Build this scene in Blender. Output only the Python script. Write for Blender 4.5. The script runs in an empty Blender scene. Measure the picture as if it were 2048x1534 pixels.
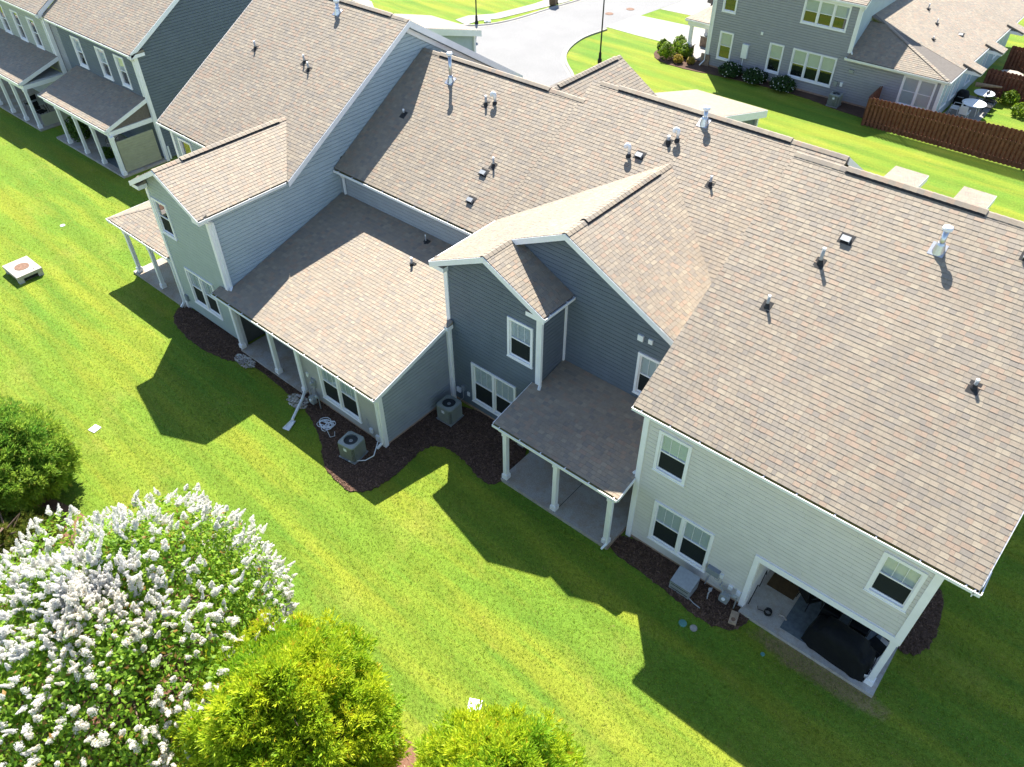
import bpy, math, random
from mathutils import Vector, Matrix
from math import sin, cos, pi, radians, sqrt
rnd = random.Random(7)
SC = bpy.context.scene
COL = SC.collection

# ------------------------------------------------------------------ camera
CAM_H, FPX = 21.5, 1541.215
PITCH, ROLL, YAW = radians(42.54), radians(-0.16), radians(-40.39)
_fw = Vector((sin(YAW)*cos(PITCH), cos(YAW)*cos(PITCH), -sin(PITCH)))
_rt = Vector((cos(YAW), -sin(YAW), 0)); _up = _rt.cross(_fw)
_r2 = _rt*cos(ROLL)+_up*sin(ROLL); _u2 = -_rt*sin(ROLL)+_up*cos(ROLL)
cd = bpy.data.cameras.new('camera'); cam = bpy.data.objects.new('camera', cd); COL.objects.link(cam)
cam.matrix_world = Matrix(((_r2.x, _u2.x, -_fw.x, 0), (_r2.y, _u2.y, -_fw.y, 0), (_r2.z, _u2.z, -_fw.z, CAM_H), (0, 0, 0, 1)))
cd.sensor_width = 36; cd.lens = 36*FPX/2048; cd.clip_end = 2000; cd.clip_start = .1
SC.camera = cam
def pix(p):                                   # where a world point falls in the 2048 px photograph (used to rank pieces by size)
    q = Vector(p)-Vector((0, 0, CAM_H)); w = q.dot(_fw)
    return 1024+FPX*q.dot(_r2)/w, 767-FPX*q.dot(_u2)/w, w
# ------------------------------------------------------------------ sky, sun, exposure
SUN = Vector((-.54, .62, 1.0)).normalized()
w = bpy.data.worlds.new('World'); SC.world = w; w.use_nodes = True
nt = w.node_tree; sky = nt.nodes.new('ShaderNodeTexSky'); sky.sky_type = 'NISHITA'; sky.sun_disc = False
sky.sun_elevation = math.asin(SUN.z); sky.sun_rotation = math.atan2(SUN.x, SUN.y); sky.altitude = 300; sky.air_density = .8; sky.dust_density = .4
nt.links.new(sky.outputs[0], nt.nodes['Background'].inputs[0]); nt.nodes['Background'].inputs[1].default_value = .112
sl = bpy.data.lights.new('sun', 'SUN'); sl.energy = 5.0; sl.angle = radians(.53); sl.color = (1, .955, .88)
so = bpy.data.objects.new('sun', sl); COL.objects.link(so); so.rotation_euler = SUN.to_track_quat('Z', 'Y').to_euler(); so.location = (-30, 40, 60)
SC.view_settings.view_transform = 'Standard'; SC.view_settings.look = 'None'; SC.view_settings.gamma = 1
SC.view_settings.exposure = 1.42
SC.cycles.max_bounces = 6; SC.cycles.transparent_max_bounces = 8

# ------------------------------------------------------------------ materials
MT = {}
def nodes(name):
    m = bpy.data.materials.new(name); m.use_nodes = True; MT[name] = m
    n = m.node_tree.nodes; l = m.node_tree.links; b = n['Principled BSDF']
    return m, n, l, b
def pos(n, l, sc=(1, 1, 1), obj=False):
    if obj: g = n.new('ShaderNodeTexCoord'); o = g.outputs['Object']
    else: g = n.new('ShaderNodeNewGeometry'); o = g.outputs['Position']
    mp = n.new('ShaderNodeMapping'); mp.inputs['Scale'].default_value = sc; l.new(o, mp.inputs[0]); return mp.outputs[0]
def noise(n, l, vec, scale, detail=3, rough=.55):
    t = n.new('ShaderNodeTexNoise'); t.inputs['Scale'].default_value = scale; t.inputs['Detail'].default_value = detail; t.inputs['Roughness'].default_value = rough
    l.new(vec, t.inputs['Vector']); return t.outputs['Fac']
def ramp(n, l, fac, stops):
    r = n.new('ShaderNodeValToRGB'); e = r.color_ramp.elements
    while len(e) < len(stops): e.new(.5)
    for el, (p, c) in zip(e, stops): el.position = p; el.color = (c, c, c, 1) if isinstance(c, (int, float)) else (*c, 1)
    l.new(fac, r.inputs[0]); return r.outputs[0]
def mix(n, l, fac, a, b, mode='MIX'):
    x = n.new('ShaderNodeMix'); x.data_type = 'RGBA'; x.blend_type = mode
    for i, v in ((0, fac), (6, a), (7, b)):
        if isinstance(v, (int, float)): x.inputs[i].default_value = v
        elif isinstance(v, tuple): x.inputs[i].default_value = (*v, 1)
        else: l.new(v, x.inputs[i])
    return x.outputs[2]
def bump(n, l, b, h, strength, dist=.01):
    bp = n.new('ShaderNodeBump'); bp.inputs['Strength'].default_value = strength; bp.inputs['Distance'].default_value = dist
    l.new(h, bp.inputs['Height']); l.new(bp.outputs[0], b.inputs['Normal'])
def mat(name, col, rough=.6, var=.12, scale=6, spec=.3, metal=0, bmp=0, bscale=60):
    m, n, l, b = nodes(name); p = pos(n, l)
    f = ramp(n, l, noise(n, l, p, scale, 5), [(.3, 1-var), (.7, 1+var)])
    l.new(mix(n, l, 1.0, col, f, 'MULTIPLY'), b.inputs['Base Color'])
    b.inputs['Roughness'].default_value = rough; b.inputs['Specular IOR Level'].default_value = spec; b.inputs['Metallic'].default_value = metal
    if bmp: bump(n, l, b, noise(n, l, p, bscale, 4), bmp)
    return m
def attr_mat(name, rough=.8, scale=90, var=.18, spec=.15, big=0, bmp=0, trans=0):
    m, n, l, b = nodes(name); p = pos(n, l)
    a = n.new('ShaderNodeAttribute'); a.attribute_name = 'Col'
    c = mix(n, l, 1.0, a.outputs['Color'], ramp(n, l, noise(n, l, p, scale, 2), [(.3, 1-var), (.7, 1+var)]), 'MULTIPLY')
    if big: c = mix(n, l, 1.0, c, ramp(n, l, noise(n, l, p, .55, 4), [(.32, 1-big), (.68, 1+big*.6)]), 'MULTIPLY')
    l.new(c, b.inputs['Base Color']); b.inputs['Roughness'].default_value = rough; b.inputs['Specular IOR Level'].default_value = spec
    if bmp: bump(n, l, b, noise(n, l, p, 220, 2), bmp, .004)
    if trans:
        t = n.new('ShaderNodeBsdfTranslucent'); l.new(c, t.inputs[0]); ms = n.new('ShaderNodeMixShader'); ms.inputs[0].default_value = trans
        l.new(b.outputs[0], ms.inputs[1]); l.new(t.outputs[0], ms.inputs[2]); l.new(ms.outputs[0], n['Material Output'].inputs[0])
    return m
attr_mat('shingle', .68, 70, .2, .55, big=.07, bmp=.5); MT['shingle'].node_tree.nodes['Principled BSDF'].inputs['Specular Tint'].default_value = (1, .85, .70, 1)
attr_mat('leaf', .5, 8, .2, .3, trans=.5)
attr_mat('petal', .8, 60, .06, .1, trans=.6)
attr_mat('chip', .95, 50, .25, .05)
mat('white_trim', (.86, .835, .825), .45, .04, 3)
mat('gutter_white', (.80, .80, .79), .35, .05, 5, .5)
mat('blind_white', (.72, .73, .70), .6, .04)
mat('siding_beige', (.655, .615, .565), .62, .05, 2.2, .25, 0, .15, 40)
mat('siding_slate', (.128, .152, .180), .6, .07, 2.2, .25, 0, .15, 40)
mat('siding_grey', (.325, .345, .365), .62, .06, 2.2, .25, 0, .15, 40)
mat('siding_taupe', (.41, .395, .365), .62, .05, 2.2, .25, 0, .15, 40)
mat('siding_sage', (.365, .415, .39), .62, .05, 2.2, .25, 0, .15, 40)
mat('siding_blue', (0.388, 0.456, 0.481), .62, .05, 2.2, .25, 0, .15, 40)
mat('siding_pewter', (.33, .325, .345), .62, .05, 2.2, .25, 0, .15, 40)
mat('siding_olive', (0.38, 0.397, 0.345), .62, .05, 2.2, .25)
mat('panel_brown', (.15, .125, .108), .8, .2, 9)
mat('panel_tan', (.37, .36, .25), .7, .08, 3)
mat('sheathing', (.10, .10, .10), .9, .1)
mat('interior_dark', (.012, .013, .014), .9, .1)
mat('ceiling_white', (.6, .6, .58), .8, .05)
mat('deck_wood', (.16, .14, .12), .9, .1)
mat('vent_black', (.02, .02, .022), .6, .2, 20)
mat('ridge_vent', (.035, .033, .032), .8, .2, 20)
mat('metal_flue', (.55, .56, .58), .32, .12, 18, .5, .9)
mat('metal_grey', (.33, .345, .35), .5, .12, 14, .5, .3)
mat('plastic_grey', (.24, .26, .275), .5, .1, 10)
mat('plastic_white', (.82, .82, .82), .35, .04, 10, .5)
mat('pvc_grey', (.36, .36, .37), .5, .12, 20)
mat('ac_cabinet', (.29, .31, .285), .5, .08, 12, .4, .15)
mat('ac_dark', (.035, .04, .043), .6, .15, 12)
mat('screen_mesh', (.016, .020, .021), .75, .15, 30, .2)
mat('lamp_black', (.02, .022, .02), .5, .2, 8)
mat('fence_wood', (.175, .073, .045), .85, .28, 5, .15, 0, .3, 30)
mat('debris', (.22, .20, .045), .95, .45, 9, .1, 0, .6, 60)
mat('brick_block', (.34, .19, .12), .9, .2, 14)
mat('foundation_clay', (.40, .27, .19), .9, .2, 6, .15, 0, .3, 30)
mat('stone', (.33, .30, .26), .85, .3, 7, .2, 0, .4, 20)
mat('stone_veneer', (.26, .19, .14), .85, .4, 5, .2, 0, .6, 14)
mat('grill_cloth', (.006, .0065, .007), .78, .3, 5, .25, 0, .7, 12)
mat('rug_blue', (.13, .15, .16), .95, .22, 7, .1, 0, .3, 90)
mat('mat_brown', (.10, .065, .035), .95, .2, 8, .1)
mat('iron_dark', (.015, .015, .015), .5, .2, 10)
mat('cable_black', (.012, .012, .012), .6, .1)
mat('rust_lid', (.20, .115, .075), .85, .3, 9)
mat('bark', (.16, .11, .08), .9, .3, 12, .1, 0, .6, 30)
mat('tire', (.02, .02, .02), .8, .1)
mat('car_paint', (.06, .05, .042), .3, .05, 3, .6)
mat('teal_lid', (.10, .25, .22), .7, .15, 9)
mat('tan_tray', (.42, .30, .20), .85, .2, 10)
mat('wood_tan', (.33, .22, .13), .7, .2, 9)
mat('bin_brown', (.13, .085, .055), .6, .15, 6)
mat('cover_tan', (.36, .31, .26), .9, .15, 5)
# concrete, asphalt, lawn, mulch
def ground_mat(name, c1, c2, c3, s1=.5, s2=9, s3=60, rough=.9, bmp=.4):
    m, n, l, b = nodes(name); p = pos(n, l)
    c = mix(n, l, ramp(n, l, noise(n, l, p, s1, 4), [(.35, 0), (.65, 1)]), c1, c2)
    c = mix(n, l, ramp(n, l, noise(n, l, p, s2, 4), [(.45, 0), (.75, .8)]), c, c3)
    f = noise(n, l, p, s3, 3); c = mix(n, l, 1.0, c, ramp(n, l, f, [(.3, .8), (.7, 1.2)]), 'MULTIPLY')
    l.new(c, b.inputs['Base Color']); b.inputs['Roughness'].default_value = rough; b.inputs['Specular IOR Level'].default_value = .2
    bump(n, l, b, f, bmp, .01); return m
ground_mat('concrete', (.50, .47, .42), (.42, .38, .33), (.37, .29, .22), .7, 5, 40)
ground_mat('concrete_bright', (.36, .345, .315), (.32, .305, .28), (.27, .25, .22), .4, 3, 40)
ground_mat('porch_concrete', (.41, .385, .35), (.36, .31, .26), (.33, .25, .18), .9, 3, 30)
ground_mat('asphalt', (.235, .232, .225), (.265, .26, .252), (.20, .197, .19), .3, 10, 40)
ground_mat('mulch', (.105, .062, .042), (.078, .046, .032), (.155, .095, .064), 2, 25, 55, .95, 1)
ground_mat('mulch_sun_tinted', (.20, .10, .065), (.16, .08, .05), (.27, .16, .10), 2, 25, 55, .95, 1)  # brighter copy of the mulch, with sunlight put into its colour
m, n, l, b = nodes('lawn'); p = pos(n, l)
st = pos(n, l, (.10, .85, 1))
big = noise(n, l, p, .16, 4, .6); stripe = noise(n, l, st, .9, 4, .6); midn = noise(n, l, p, 1.3, 5, .6); fine = noise(n, l, pos(n, l, (1, 1, 1)), 9, 5, .75); blade = noise(n, l, p, 30, 4, .8)
c = mix(n, l, ramp(n, l, big, [(.38, 0), (.62, 1)]), (.118, .215, .022), (.155, .232, .022))
c = mix(n, l, ramp(n, l, stripe, [(.44, 0), (.62, .7)]), c, (.26, .275, .026))
c = mix(n, l, ramp(n, l, midn, [(.58, 0), (.80, .5)]), c, (.26, .255, .04))
sm = n.new('ShaderNodeSeparateXYZ'); l.new(p, sm.inputs[0])
def mth(op, a, b_=None):
    x = n.new('ShaderNodeMath'); x.operation = op
    for i, v in ((0, a), (1, b_)):
        if v is None: continue
        if isinstance(v, (int, float)): x.inputs[i].default_value = v
        else: l.new(v, x.inputs[i])
    return x.outputs[0]
dry = mth('MULTIPLY', ramp(n, l, noise(n, l, p, .33, 5, .65), [(.54, 0), (.70, 1)]), ramp(n, l, stripe, [(.3, .25), (.6, 1)]))
c = mix(n, l, mth('MULTIPLY', dry, .30), c, (.36, .30, .075))
dm = n.new('ShaderNodeVectorMath'); dm.operation = 'DISTANCE'; l.new(pos(n, l, (.42, 1.9, 0)), dm.inputs[0]); dm.inputs[1].default_value = (-.30*.42, 14.12*1.9, 0)
near = mth('SUBTRACT', 1.0, mth('MULTIPLY', dm.outputs['Value'], .8))
dn = noise(n, l, p, .75, 6, .7); dirt = mth('MAXIMUM', ramp(n, l, dn, [(.69, 0), (.75, .8)]), ramp(n, l, mth('ADD', near, mth('MULTIPLY', noise(n, l, p, 2.2, 5, .7), 1.0)), [(.72, 0), (1.15, .8)]))
c = mix(n, l, dirt, c, (.30, .20, .10))
wv = mth('SINE', mth('ADD', mth('ADD', mth('MULTIPLY', sm.outputs[1], 4.4), mth('MULTIPLY', sm.outputs[0], .45)), mth('MULTIPLY', noise(n, l, p, .35, 3), 3.0)))
c = mix(n, l, 1.0, c, ramp(n, l, mth('ADD', mth('MULTIPLY', wv, .5), .5), [(.15, .94), (.85, 1.06)]), 'MULTIPLY')
c = mix(n, l, 1.0, c, ramp(n, l, fine, [(.3, .72), (.7, 1.26)]), 'MULTIPLY')
c = mix(n, l, 1.0, c, ramp(n, l, blade, [(.3, .5), (.7, 1.5)]), 'MULTIPLY')
l.new(c, b.inputs['Base Color']); b.inputs['Roughness'].default_value = .85; b.inputs['Specular IOR Level'].default_value = .12
bump(n, l, b, mix(n, l, .5, fine, blade), .9, .05)
# window glass: clear pane with a mirror-like coat at grazing angles
m, n, l, b = nodes('glass'); n.remove(b)
lw = n.new('ShaderNodeLayerWeight'); lw.inputs[0].default_value = .5; fr = ramp(n, l, lw.outputs['Facing'], [(0, .12), (.35, .20), (.65, .38), (.9, .75)])
tr = n.new('ShaderNodeBsdfTransparent'); tr.inputs[0].default_value = (.86, .91, .90, 1); gl = n.new('ShaderNodeBsdfGlossy'); gl.inputs['Roughness'].default_value = .015
ms = n.new('ShaderNodeMixShader'); l.new(fr, ms.inputs[0]); l.new(tr.outputs[0], ms.inputs[1]); l.new(gl.outputs[0], ms.inputs[2]); l.new(ms.outputs[0], n['Material Output'].inputs[0])

# ------------------------------------------------------------------ mesh helpers
class MB:
    def __init__(s): s.v = []; s.f = []; s.c = []
    def add(s, vs, fs, col=None):
        o = len(s.v); s.v += [tuple(v) for v in vs]
        for f in fs: s.f.append([i+o for i in f]); s.c.append(col)
        return s
    def box(s, x0, x1, y0, y1, z0, z1, M=None, col=None):
        vs = [Vector((x, y, z)) for z in (z0, z1) for y in (y0, y1) for x in (x0, x1)]
        if M: vs = [M @ v for v in vs]
        return s.add(vs, [(0, 2, 3, 1), (4, 5, 7, 6), (0, 1, 5, 4), (2, 6, 7, 3), (0, 4, 6, 2), (1, 3, 7, 5)], col)
    def prism(s, poly, z0, z1, M=None, col=None):
        k = len(poly)
        vs = [Vector((x, y, z0)) for x, y in poly]+[Vector((x, y, z1)) for x, y in poly]
        if M: vs = [M @ v for v in vs]
        return s.add(vs, [tuple(range(k-1, -1, -1)), tuple(range(k, 2*k))]+[(i, (i+1) % k, k+(i+1) % k, k+i) for i in range(k)], col)
    def beam(s, p0, p1, t, h):                # plank standing on edge between two points, hanging down by h
        p0, p1 = Vector(p0), Vector(p1); d = Vector((p1.x-p0.x, p1.y-p0.y, 0)); d.normalize(); q = Vector((-d.y, d.x, 0))*t/2; k = Vector((0, 0, -h))
        return s.add([p0-q, p0+q, p1+q, p1-q, p0-q+k, p0+q+k, p1+q+k, p1-q+k], [(0, 3, 2, 1), (4, 5, 6, 7), (0, 1, 5, 4), (2, 3, 7, 6), (1, 2, 6, 5), (3, 0, 4, 7)])
    def tube(s, pts, r, k=8, col=None, caps=True):
        pts = [Vector(p) for p in pts]; rings = []; o = len(s.v); n_ = None
        rr = r if isinstance(r, (list, tuple)) else [r]*len(pts)
        for i, p in enumerate(pts):
            d = (pts[min(i+1, len(pts)-1)]-pts[max(i-1, 0)]).normalized()
            if n_ is None: n_ = d.orthogonal().normalized()
            n_ = (n_-d*n_.dot(d)).normalized(); b_ = d.cross(n_)
            s.v += [tuple(p+(n_*cos(2*pi*j/k)+b_*sin(2*pi*j/k))*rr[i]) for j in range(k)]
        for i in range(len(pts)-1):
            for j in range(k): s.f.append([o+i*k+j, o+i*k+(j+1) % k, o+(i+1)*k+(j+1) % k, o+(i+1)*k+j]); s.c.append(col)
        if caps:
            s.f.append([o+j for j in range(k-1, -1, -1)]); s.c.append(col); s.f.append([o+(len(pts)-1)*k+j for j in range(k)]); s.c.append(col)
        return s
    def lathe(s, prof, k=16, c=(0, 0, 0), col=None):
        o = len(s.v)
        for r, z in prof: s.v += [(c[0]+r*cos(2*pi*j/k), c[1]+r*sin(2*pi*j/k), c[2]+z) for j in range(k)]
        for i in range(len(prof)-1):
            for j in range(k): s.f.append([o+i*k+j, o+i*k+(j+1) % k, o+(i+1)*k+(j+1) % k, o+(i+1)*k+j]); s.c.append(col)
        s.f.append([o+j for j in range(k-1, -1, -1)]); s.c.append(col); s.f.append([o+(len(prof)-1)*k+j for j in range(k)]); s.c.append(col)
        return s
    def mesh(s, name, mt, smooth=False):
        me = bpy.data.meshes.new(name); me.from_pydata(s.v, [], s.f)
        if any(c is not None for c in s.c):
            ca = me.color_attributes.new('Col', 'FLOAT_COLOR', 'CORNER'); buf = []
            for f, c in zip(s.f, s.c): buf += list((*(c or (1, 1, 1)), 1))*len(f)
            ca.data.foreach_set('color', buf)
        me.materials.append(MT[mt])
        if smooth: me.polygons.foreach_set('use_smooth', [True]*len(me.polygons))
        me.update(); return me
MW = {}
I4 = Matrix.Identity(4)
def link(name, data, parent=None, M=I4):
    o = bpy.data.objects.new(name, data); COL.objects.link(o); MW[o.name] = M
    if parent: o.parent = parent; o.matrix_basis = MW[parent.name].inverted() @ M
    else: o.matrix_basis = M
    return o
def mk(name, mb, mt, parent=None, M=I4, smooth=False): return link(name, mb.mesh(name, mt, smooth), parent, M)
def tag(o, label=None, cat=None, group=None, kind=None):
    if label: o['label'] = label
    if cat: o['category'] = cat
    if group: o['group'] = group
    if kind: o['kind'] = kind
    return o
def thing(name, label, cat, loc=(0, 0, 0), rz=0, group=None):
    return tag(link(name, None, None, Matrix.Translation(loc) @ Matrix.Rotation(rz, 4, 'Z')), label, cat, group)
def sub(t): return MW[t.name]                  # local frame of a thing
def copy_thing(root, M, label, group=None):
    c = root.copy(); COL.objects.link(c); c.matrix_basis = M; MW[c.name] = M; c['label'] = label
    if group: c['group'] = group
    for ch in root.children:
        d = ch.copy(); COL.objects.link(d); d.parent = c; MW[d.name] = M @ d.matrix_basis
        for g in ch.children: e = g.copy(); COL.objects.link(e); e.parent = d
    return c
def clip(poly, cv):                            # convex clip, cv counter-clockwise
    out = poly
    for i in range(len(cv)):
        a, b_ = cv[i], cv[(i+1) % len(cv)]; ex, ey = b_[0]-a[0], b_[1]-a[1]; inp = out; out = []
        if not inp: return []
        for j in range(len(inp)):
            p, q = inp[j], inp[(j+1) % len(inp)]
            sp = ex*(p[1]-a[1])-ey*(p[0]-a[0]); sq = ex*(q[1]-a[1])-ey*(q[0]-a[0])
            if sp >= -1e-7: out.append(p)
            if (sp > 1e-7 and sq < -1e-7) or (sp < -1e-7 and sq > 1e-7):
                t = sp/(sp-sq); out.append((p[0]+t*(q[0]-p[0]), p[1]+t*(q[1]-p[1])))
    return out
def area(p): return .5*sum(p[i][0]*p[(i+1) % len(p)][1]-p[(i+1) % len(p)][0]*p[i][1] for i in range(len(p)))
def ccw(p): return p if area(p) > 0 else p[::-1]
def frame(O, U, V):
    U, V = Vector(U).normalized(), Vector(V).normalized(); N = U.cross(V)
    return Matrix(((U.x, V.x, N.x, O[0]), (U.y, V.y, N.y, O[1]), (U.z, V.z, N.z, O[2]), (0, 0, 0, 1)))
def wallF(O, U): return frame(O, (U[0], U[1], 0), (0, 0, 1))

# ------------------------------------------------------------------ shingled roofs
PAL = [(.30, .262, .220), (.275, .245, .212), (.335, .295, .245), (.255, .235, .215), (.345, .262, .212), (.225, .212, .203), (.29, .265, .235), (.365, .325, .268), (.31, .238, .195)]
PW = [.2, .17, .13, .12, .09, .07, .12, .06, .04]
_mean = tuple(sum(c[i] for c in PAL)/len(PAL) for i in range(3)); PAL = [tuple(round((m_+(v-m_)*.78)*k, 4) for v, m_, k in zip(c, _mean, (.89, .845, .745))) for c in PAL]
TW = [.11, .145, .18, .21, .26]
SHC = {}
EXPO = .145
def tab_prism(mb, poly, v0, t, col, M=None):
    k = len(poly); top = [Vector((x, y, .003+(t)*(1-min(1, (y-v0)/(EXPO+.02))))) for x, y in poly]; bot = [Vector((x, y, -.01)) for x, y in poly]
    vs = bot+top
    if M: vs = [M @ v for v in vs]
    mb.add(vs, [tuple(range(k, 2*k))]+[(i, (i+1) % k, k+(i+1) % k, k+i) for i in range(k)], col)
def tab_mesh(wi, ci, t):
    key = (wi, ci, round(t, 3))
    if key not in SHC:
        mb = MB(); w_ = TW[wi]-.006; tab_prism(mb, [(0, 0), (w_, 0), (w_, EXPO+.018), (0, EXPO+.018)], 0, t, PAL[ci]); SHC[key] = mb.mesh('shingle', 'shingle')
    return SHC[key]
class Roof:                                    # collects every shingle of one building
    def __init__(s, t, individual=300): s.t = t; s.ind = individual; s.cand = []; s.rest = MB(); s.decks = {}
    def slope(s, part, O, d, m, plan, deck=True, tone=1.0, shingles=True):
        """part: roof part name; O: a point on the slope's eave; d: uphill direction (2D); m: pitch; plan: convex polygon in plan"""
        c_, s_ = 1/sqrt(1+m*m), m/sqrt(1+m*m); V = Vector((d[0]*c_, d[1]*c_, s_)); N = Vector((-d[0]*s_, -d[1]*s_, c_)); F = frame(O, V.cross(N), V)
        U = V.cross(N); uv = []
        for x, y in plan:
            P = Vector((x-O[0], y-O[1], m*((x-O[0])*d[0]+(y-O[1])*d[1]))); uv.append((P.dot(U), P.dot(V)))
        uv = ccw(uv)
        if part not in s.decks: s.decks[part] = MB()
        if deck: s.decks[part].prism(uv, -.10, -.004, F)
        if not shingles: return F
        v = min(p[1] for p in uv)-.02; vmax = max(p[1] for p in uv); u0 = min(p[0] for p in uv); u1 = max(p[0] for p in uv); big = [(p[0], p[1]) for p in uv]
        while v < vmax:
            u = u0-rnd.random()*.3; last = None
            while u < u1:
                wi = rnd.choices(range(5), [.1, .25, .3, .22, .13])[0]; ci = rnd.choices(range(9), PW)[0]; t = rnd.choice((.009, .010, .013)); w_ = TW[wi]
                dv = rnd.choice((0, 0, .004, -.004)); rect = [(u, v+dv), (u+w_-.006, v+dv), (u+w_-.006, v+EXPO+.018), (u, v+EXPO+.018)]
                pl = clip(rect, big)
                if len(pl) > 2 and area(pl) > .0008:
                    full = abs(area(pl)-area(rect)) < 1e-5; cen = F @ Vector((u+w_/2, v+.07, 0)); x, y, wd = pix(cen)
                    if full and 0 < x < 2048 and 0 < y < 1534: s.cand.append((wd, part, F @ Matrix.Translation((u, v, 0)), wi, ci, t, rect, v, F))
                    else: tab_prism(s.rest, pl, v, t, PAL[ci], F)
                u += w_
            v += EXPO
        return F
    def done(s):
        objs = {k: mk(k, mb, 'deck_wood', s.t) for k, mb in s.decks.items()}
        s.cand.sort(key=lambda a: a[0])
        for wd, part, M, wi, ci, t, rect, v, F in s.cand[:s.ind]: link('shingle', tab_mesh(wi, ci, t), objs[part], M)
        for wd, part, M, wi, ci, t, rect, v, F in s.cand[s.ind:]: tab_prism(s.rest, rect, v, t, PAL[ci], F)
        if s.rest.v: tag(mk('shingles', s.rest, 'shingle', s.t), kind='stuff')
        return objs
RC = {}
def ridge(t, p0, p1, m, vent=None, joined=False, w_=.15):
    """cap shingles folded over a ridge; vent: (start, end) fractions with a raised ridge vent below the caps"""
    p0, p1 = Vector(p0), Vector(p1); d = p1-p0; L = d.length; d.normalize(); side = Vector((-d.y, d.x, 0)).normalized(); up = d.cross(side)
    if up.z < 0: side = -side; up = d.cross(side)
    F = frame(p0, d, side)
    if vent:
        a, b_ = vent[0]*L, vent[1]*L; mb = MB()
        for sg in (1, -1): mb.add([F @ Vector(q) for q in ((a, 0, .0), (b_, 0, 0), (b_, sg*w_*1.12, -w_*1.12*m), (a, sg*w_*1.12, -w_*1.12*m), (a, 0, .052), (b_, 0, .052), (b_, sg*w_*1.12, -w_*1.12*m+.042), (a, sg*w_*1.12, -w_*1.12*m+.042))],
                                  [(4, 5, 6, 7), (2, 3, 7, 6), (0, 4, 7, 3), (1, 2, 6, 5)])
        mk('ridge_vent', mb, 'ridge_vent', t)
    J = MB(); x = 0; e = .2
    while x < L-.03:
        ln = min(e+.04, L-x); ci = rnd.choices(range(9), PW)[0]; z = .022+(.045 if vent and vent[0]*L <= x+.1 <= vent[1]*L else 0)
        key = (round(m, 2), round(ln, 2), ci, w_)
        vs = []
        for xx, dz in ((0, .014), (ln, .002)): vs += [(xx, -w_, -w_*m+dz), (xx, -.03, dz-.008), (xx, .03, dz-.008), (xx, w_, -w_*m+dz)]
        vs += [(v[0], v[1], v[2]-.012) for v in vs[:4]]
        fs = [(0, 1, 5, 4), (1, 2, 6, 5), (2, 3, 7, 6), (8, 9, 1, 0), (9, 10, 2, 1), (10, 11, 3, 2)]
        if joined: J.add([F @ Vector((v[0]+x, v[1], v[2]+z)) for v in vs], [f[::-1] for f in fs], PAL[ci])
        else:
            if key not in RC: RC[key] = MB().add(vs, [f[::-1] for f in fs], PAL[ci]).mesh('ridge_cap', 'shingle')
            link('ridge_cap', RC[key], t, F @ Matrix.Translation((x, 0, z)))
        x += e
    if joined: tag(mk('ridge_caps', J, 'shingle', t), kind='stuff')
# ------------------------------------------------------------------ walls of lap siding
def rect_sub(r, h):
    x0, y0, x1, y1 = r; a, b_, c_, d_ = h
    if a >= x1 or c_ <= x0 or b_ >= y1 or d_ <= y0: return [r]
    out = []
    if a > x0: out.append((x0, y0, a, y1))
    if c_ < x1: out.append((c_, y0, x1, y1))
    a, c_ = max(a, x0), min(c_, x1)
    if b_ > y0: out.append((a, y0, c_, b_))
    if d_ < y1: out.append((a, d_, c_, y1))
    return out
def wall(t, F, poly, mt, holes=(), core=None, boards=True, joined=False, e=.165, name='wall', gap=.018):
    poly = ccw(poly); mb = MB()
    for cpoly in (core or [poly]): mb.prism(ccw(cpoly), -.22, -.105, F)
    W_ = mk(name, mb, 'sheathing' if boards else mt, t)
    if not boards: return W_
    u0, u1 = min(p[0] for p in poly), max(p[0] for p in poly); v = min(p[1] for p in poly); v1 = max(p[1] for p in poly); J = MB(); r = 0
    while v < v1:
        u = u0-rnd.random()*3.0
        while u < u1:
            ln = rnd.choice((3.66, 3.66, 2.4, 1.6))
            rs = [(u, v, u+ln-.004, v+e-gap)]
            for h in holes: rs = [q for rr in rs for q in rect_sub(rr, h)]
            for a, b_, c_, d_ in rs:
                pl = clip([(a, b_), (c_, b_), (c_, d_), (a, d_)], poly)
                if len(pl) < 3 or area(pl) < .004: continue
                k = len(pl); ut = (c_-a); mid = F @ Vector(((a+c_)/2, (b_+d_)/2, 0))
                vs = [(x, y, -.06) for x, y in pl]+[(x, y, .008*(1-(y-v)/e)+.001) for x, y in pl]
                fs = [tuple(range(k, 2*k))]+[(i, (i+1) % k, k+(i+1) % k, k+i) for i in range(k)]
                if joined: J.add([F @ Vector(q) for q in vs], fs)
                else: link('siding_board', MB().add([(q[0]-a, q[1]-v, q[2]) for q in vs], fs).mesh('siding_board', mt), W_, F @ Matrix.Translation((a, v, 0)))
            u += ln
        v += e
    if joined: tag(mk('siding_boards', J, mt, W_), kind='stuff')
    return W_
def corner(t, x, y, z0, z1, sx, sy, w_=.13):   # white corner boards on the two faces that meet at (x, y); sx, sy point out of the two faces
    mb = MB(); o = .046
    xs = sorted((x+sx*o, x-sx*w_)); ys = sorted((y+sy*o, y-sy*.10)); mb.box(*xs, *ys, z0, z1)
    xs = sorted((x+sx*o*.93, x-sx*.10)); ys = sorted((y+sy*o*.93, y-sy*w_)); mb.box(*xs, *ys, z0, z1-.003)
    return mk('corner_board', mb, 'white_trim', t)
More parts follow.
